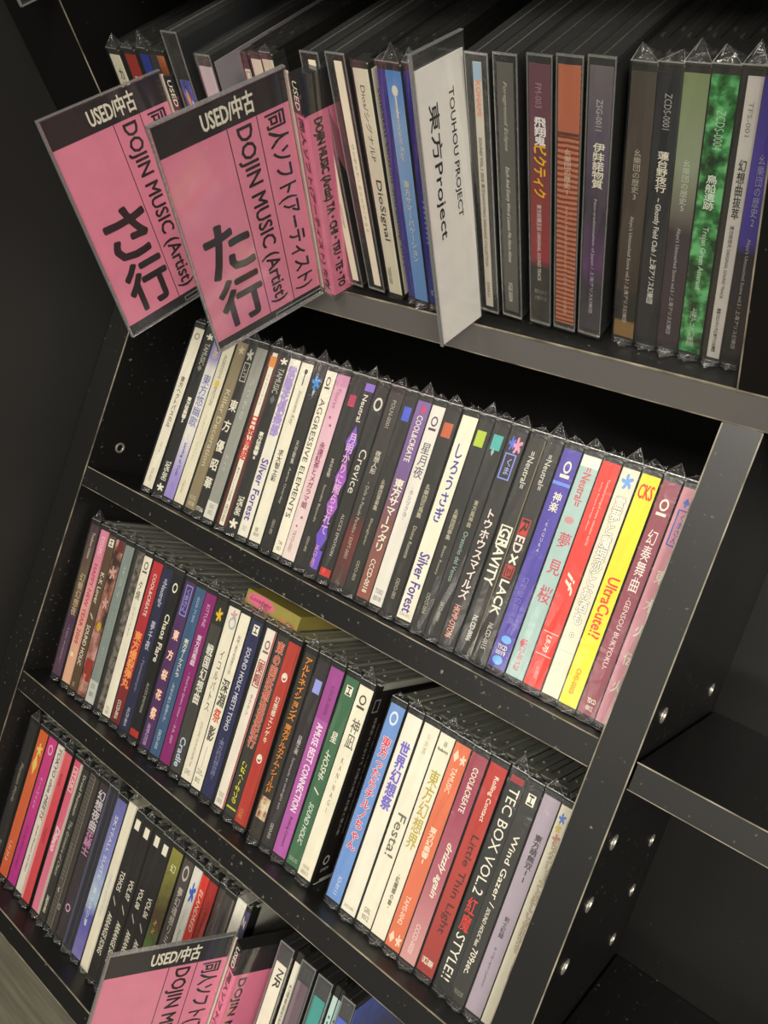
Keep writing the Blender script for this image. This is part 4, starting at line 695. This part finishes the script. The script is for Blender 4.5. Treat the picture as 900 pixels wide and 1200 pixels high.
# between the pink and the white dividers
UL = [
 (-216.0+1.0, 10.8, 0.0797, dict(base='#e2d8c0', case='c', lab=(.42,.80), look='clear case with narrow cream strip, right of the pink divider', wrap=False, items=[('r','"ワルツ・コレクト"',.30,.52,'#8f8574',.3,.7,'i'),('r','milonga',.60,.72,'#8f8574',.3,.7,'i')]), 3.5, 3.0),
 (-200.1+1.0, 10.8, 0.0769, dict(base='#ded3bb', case='c', lab=(.42,.82), look='clear case with cream strip and small black katakana', wrap=False, items=[('r','ワンポット・ミニッツ / ショミ',.32,.72,'#6c6454',.3,.72)]), 3.5, 3.0),
 (-185.2, 9.0, 0.0774, dict(base='#e6e0c8', case='g', look='cream spine with large black serif letters', side=('#dcd4c4', [('r','seikatsu souzou workshop 2011',3,6,20,112,'#6a6254')]), items=[('r','Dios/シグナルP',.06,.36,'#4a463a',.3,.68),('r','DioSignal',.44,.72,'#35322a',.25,.75,'b'),('r','TWDS 0002',.86,.95,'#6c6756',.15,.4)]), 4.0, 0.0),
 (-172.5, 4.6, 0.080, dict(base='#3e3a94', case='g', look='slim indigo spine with a pointed film tip', items=[]), 5.0, 0.0),
 (-167.3, 8.8, 0.083, dict(base=grad(((0,'#4f8ad0'),(0.1,'#6c9cd8'),(0.2,'#8fb6e2'),(1,'#6f9edb'))), case='g', look='sky blue spine with white ribbon emblem and characters', items=[('o','',.05,.09,W_,.3,.7),('b','',.09,.17,W_,.45,.55),('r','Innocent Key',.14,.34,W_,.3,.65,'i'),('v','東方サマーバケーション',.42,.80,W_,.3,.7,'b')]), 3.5, 0.0),
 (-158.0, 6.0, 0.0868, dict(base='#2c2f8a', case='g', look='deep blue spine, left of the white divider', items=[('r','.........',.5,.7,'#8f92d0',.4,.6),('h','幻',.93,.96,'#c9cbe6',.3,.7)]), 4.0, 0.0),
]
for x, w, ln, d, e, dz in UL: disc('1', x, w, ln, e, dz=dz, ears=(dz == 0 and w < 8.9), **d)
# behind the pink dividers, only their tops in view
HL = [
 (-369.0, 9.6, dict(base='#e3dcc4', look='cream spine with black katakana at the left end', case='g', items=[('v','カビーン',.06,.30,'#35322b',.3,.75,'b')]), 7.0, 0),
 (-356.0, 9.8, dict(base='#a8352c', look='red spine with a white outlined square', case='g', items=[('q','',.10,.20,W_,.25,.75)]), 8.0, 0),
 (-343.5, 7.6, dict(base='#2c3c9c', look='cobalt blue spine half hidden behind the pink signs', case='g', items=[]), 9.0, 0),
 (-335.0, 6.6, dict(base='#3c3c40', look='slim slate grey spine behind the pink signs', case='g', items=[]), 9.0, 0),
 (-327.5, 6.2, dict(base=grad(((0,'#b86a3c'),(0.08,'#8c4a2c'),(0.12,'#2a2624'),(1,'#2a2624')),mottle=.06), look='dark spine with an orange printed top', case='g', items=[]), 8.0, 0),
 (-308.0, 11.5, dict(base=pattern('#2f3464','#5560a0','#b9b4c4',60), look='raised clear case with blue insert and dark gold-lettered back', case='c', lab=(.25,.9), wrap=False, items=[('d','',.04,.16,'#c98a5c',.2,.6),('d','',.10,.22,'#dfe0ea',.5,.95)], side=('#26282a', [('r','Orchestral Fantasy Best Selection',14,17,50,104,'#a8935c'),('r','Arranged and performed by the circle',20,23,56,104,'#a8935c'),('r','Recorded live at the summer festival',26,29,60,104,'#a8935c'),('o','',36,46,90,106,'#9a8a5c')]), lz=(3.5,101.0)), 2.0, 11.0),
 (-289.0, 10.4, dict(base='#cdc3c8', look='pale lilac spine with grey side behind the pink signs', case='c', lab=(.05,.95), items=[], side=('#8c868c', []), lz=(3.5,119)), 3.5, 0),
 (-262.0, 6.4, dict(base='#22211f', look='dark spine with a small white square sticker', case='g', items=[('b','',.04,.10,W_,.2,.85),('q','',.05,.09,DK,.3,.75)]), 9.0, 0),
 (-254.6, 7.0, dict(base='#e4dcc8', look='first cream spine beside the square sticker', case='g', items=[('o','',.06,.09,'#c9b88c',.3,.7)]), 9.0, 0),
 (-246.8, 7.6, dict(base='#ddd2bc', look='second cream spine, touching the front pink sign', case='g', items=[]), 9.0, 0),
]
for x, w, d, e, dz in HL: disc('1', x, w, 0.075, e, dz=dz, ears=(w > 7 and e > 6), **d)

# ------------------------------------------------------------ index dividers
def rotvec(r0, r1, r2):
    v = Vector((r0, r1, r2)); a = v.length
    return Matrix.Rotation(a, 4, v.normalized()) if a > 1e-9 else Matrix.Identity(4)
PINK = '#e98ba4'; PINKD = '#e07a98'; BAND = '#231c1e'; INK = '#221418'
def pink_divider(fr, x, y, z, rv, w, h, kana, label, boxlen=40, latin='', group='pink index dividers'):
    root = empty('index_divider', frame(fr, x, y, z) @ rotvec(*rv), label, 'divider', group)
    b = MB(); b.box(-0.30, 0.30, -w+1.2, -0.6, 6.5, h-1.2); card = obj('printed_card', b.mesh('printed_card', paper(PINK, 0.5)), root)
    b = MB(); b.box(0.30, 0.36, -w+1.25, -0.65, h-15.5, h-1.2); obj('header_band', b.mesh('header_band', ink(BAND)), card)
    b = MB(); b.box(-0.30, 0.33, -w+1.25, -0.65, 2.0, 6.4); obj('dark_foot_strip', b.mesh('dark_foot_strip', plastic('#2a2628', 0.3)), root)
    P = lambda u, v: (0.42, u, v)
    U = lambda t: -w+1.2+t*(w-2)
    jobs = [('h', 'USED/中古', .34, .74, h-13.2, h-3.2, W_, 'b'), ('r', 'DOJIN MUSIC (Artist)', .535, .69, 0.085*h, h-17.5, INK, 'b'),
            ('r', '同人ソフト(アーティスト)', .775, .96, 0.085*h, h-17.5, INK, 'b')]
    kv = [('h', kana[0], .12, .48, h*.33, h*.55, INK, 'B'), ('h', kana[1], .12, .48, h*.085, h*.305, INK, 'B')]
    for mode, t, a, c, z0, z1, col, st in jobs+kv:
        TODO.append((text_job(t, mode, 0, False), mode, U(a), U(c), z0, z1, P, ink(col), card, 'lettering', 0.85 if st == 'B' else 0.22))
    for t in (.505, .74):
        vs, fs = shape2d('b', U(t)-0.22, U(t)+0.22, 6.6, h-15.6); flat('rule_line', vs, fs, P, ink(INK), card)
    # clear sleeve round the card, with its welded foot
    b = MB(); b.cbox(-1.0, 1.0, -w, 0.4, 0.2, h, 0.3)
    me = b.mesh('clear_sleeve', acrylic()); fixnormals(me); sl_ = obj('clear_sleeve', me, root)
    b = MB(); b.box(-1.15, 1.15, -w-0.2, -w+0.5, 0, h+0.2); b.box(-1.15, 1.15, -w, 0.4, h-0.5, h+0.25); b.box(-1.15, 1.15, -w, 0.4, -0.2, 0.5)
    b.box(0.9, 1.3, -w*0.45, -1, 2.0, 2.4); b.box(0.9, 1.3, -w*0.45, -1, 4.4, 4.8); b.box(0.9, 1.3, -w*0.45-0.4, -w*0.45, 2.0, 4.8)
    me = b.mesh('sleeve_rim', film('acrylic_edge', (0.7, 0.72, 0.72), 0.25, 0.7, 0.15, 0.2, haze=0.25)); obj('sleeve_rim', me, sl_)
    # cream hinge strip, then the spine box that stands between the discs
    b = MB(); b.box(-1.0, 1.2, 0.5, 1.5, 4.0, h-2.5); obj('hinge_strip', b.mesh('hinge_strip', paper('#d9cfbd')), root)
    T = 9.6; zb = max(0.3, 0.6-z+T*math.sin(rv[1])) if fr == 'U' else 0.6
    b = MB(); b.cbox(1.3, T, 1.2, boxlen, zb, h-4, 1.6); me = b.mesh('spine_box', paper(PINKD, 0.3)); fixnormals(me); sb = obj('spine_box', me, root)
    b = MB(); b.box(1.25, T+0.06, 1.0, boxlen+0.1, h-21, h-3.4); obj('black_cap', b.mesh('black_cap', plastic('#161416', 0.15)), sb)
    b = MB(); b.box(1.2, T+0.25, 0.75, boxlen+0.2, zb-0.1, h-3.2); obj('clear_cover', b.mesh('clear_cover', acrylic()), sb)
    PF = lambda u, v: (u, 0.93, v)
    TODO.append((text_job('USED', 'r', 0.5, False), 'r', 3.6, 7.2, h-19, h-5.5, PF, ink(W_), sb, 'lettering', 0.12))
    TODO.append((text_job('同人ソフト(アーティスト) '+kana, 'r', 0.5, False), 'r', 3.4, 7.8, 6, h-23, lambda u, v: (u, 0.93, v), ink(INK), sb, 'lettering', 0.3))
    PS = lambda u, v: (T+0.08, u, v)
    TODO.append((text_job('DOJIN MUSIC (Artist)'+latin, 'r', 0.5, False), 'r', 4.5, 10.5, 6, h-24, PS, ink(INK), sb, 'lettering', 0.3))
    return root
pink_divider('U', -310.038, -7.792, -4.919, (-0.084, -0.038, -0.037), 76.774, 122.461, 'さ行', 'pink index divider reading sa row, leftmost, behind the other top shelf sign')
pink_divider('U', -226.899, -7.22, 1.64, (-0.01, 0.172, -0.245), 70.63, 127.394, 'た行', 'pink index divider reading ta row, in front and overlapping its twin', latin=' TA・CHI・TSU・TE・TO')
pink_divider('L', -154.716, 10.0, -479.988+0.6, (0.062, 0.033, -0.364), 75.138, 118.36, 'な行', 'pink index divider low on the bottom shelf, cut by the frame', boxlen=44)

root = empty('white_index_divider', frame('U', -124.657, 2.579, 3.904) @ rotvec(-0.066, 0.027, -0.104), 'white index divider with black lettering in a clear sleeve, top shelf', 'divider')
w, h = 30.76, 132.318
b = MB(); b.box(-0.3, 0.3, -w+1.6, -0.4, 0.5, h-6.5); card = obj('printed_card', b.mesh('printed_card', paper('#f3efe8', 0.5)), root)
P = lambda u, v: (0.36, u, v)
TODO.append((text_job('TOUHOU PROJECT', 'r', 0.4, False), 'r', -w*.38, -w*.25, h*.44, h*.86, P, ink(DK), card, 'lettering', 0.12))
TODO.append((text_job('東方Project', 'r', 1.0, False), 'r', -w*.80, -w*.57, h*.40, h*.84, P, ink(DK), card, 'lettering', 0.12))
b = MB(); b.cbox(-0.8, 0.8, -w, 0, 0, h, 0.3); me = b.mesh('clear_sleeve', acrylic()); fixnormals(me); sl_ = obj('clear_sleeve', me, root)
b = MB(); b.box(-0.95, 0.95, -w-0.2, -w+0.35, 0, h+0.1); b.box(-0.95, 0.95, -w, 0.1, h-0.35, h+0.2)
obj('sleeve_rim', b.mesh('sleeve_rim', film('acrylic_edge', (0.7, 0.72, 0.72), 0.25, 0.7, 0.15, 0.2, haze=0.25)), sl_)

# corner of another clear sign holder hanging in from above on the left
root = empty('hanging_sign_holder', frame('U', -376, 0, 0), 'corner of a clear sign holder above the left upright', 'sign holder')
b = MB(); b.cbox(-0.8, 0.8, -22, 60, 157, 230, 0.3); me = b.mesh('clear_sleeve', acrylic()); fixnormals(me); s_ = obj('clear_sleeve', me, root)
b = MB(); b.box(-0.3, 0.3, -20.5, 58, 160, 229); obj('dark_card', b.mesh('dark_card', paper('#2a2a38')), root)
b = MB(); b.box(-1.0, 1.0, -22.2, 60, 156.6, 157.3); b.box(-1.0, 1.0, -22.3, -21.6, 157, 230); obj('sleeve_rim', b.mesh('sleeve_rim', film('acrylic_edge', (0.7, 0.72, 0.72), 0.25, 0.7, 0.15, 0.2, haze=0.25)), s_)

# printed box lying flat on the tops of the third-shelf discs
root = empty('flat_box', frame('L', -243, 21.5, -317.717+126.9), 'yellow green printed box with pink oval lying flat on third shelf disc tops', 'box')
b = MB(); b.cbox(0, 47, 0, 70, 0, 9.5, 0.4); me = b.mesh('carton', paper('#8c8040')); fixnormals(me); cv = obj('carton', me, root)
vs, fs = shape2d('o', 1.5, 26, 0.6, 9.2); flat('pink_oval', vs, fs, lambda u, v: (u, -0.06, v), ink('#c4607c'), cv)
TODO.append((text_job('Lovelight', 'h', 0.5, True), 'h', 4, 23, 3.0, 6.6, lambda u, v: (u, -0.14, v), ink('#8c2f48'), cv, 'lettering', 0.12))
vs, fs = shape2d('b', 30, 45, 1.2, 2.2); flat('red_stripe', vs, fs, lambda u, v: (u, -0.06, v), ink('#b8604c'), cv)

# pale patches on the far disc tops of the top shelf imitate reflections
for i, (x, y, dx) in enumerate(((-262, 128, 10), (-246, 130, 8), (-178, 134, 8), (-166, 134, 7), (-112, 136, 7), (-98, 136, 7))):
    b = MB(); b.box(0, dx, 0, 11, 0, 0.3)
    o = obj('reflection_patch', b.mesh('reflection_patch', paper('#b8a888'))); o.matrix_world = frame('U', x, y, 127.5)
    o['label'] = ('leftmost', 'second from left', 'third from left', 'fourth from left', 'fifth from left', 'rightmost')[i]+' of six beige patches imitating reflections on disc tops far back'
    o['category'] = 'paper slip'; o['group'] = 'painted reflections at the back of the top shelf'

# ------------------------------------------------------------ turn all the lettering into meshes
run_text_jobs()
for k, mode, u0, u1, v0, v1, place, mat, parent, name, fat in TODO:
    vs, fs = text_geom(k, mode, u0, u1, v0, v1, fat)
    if vs: flat(name, vs, fs, place, mat, parent)
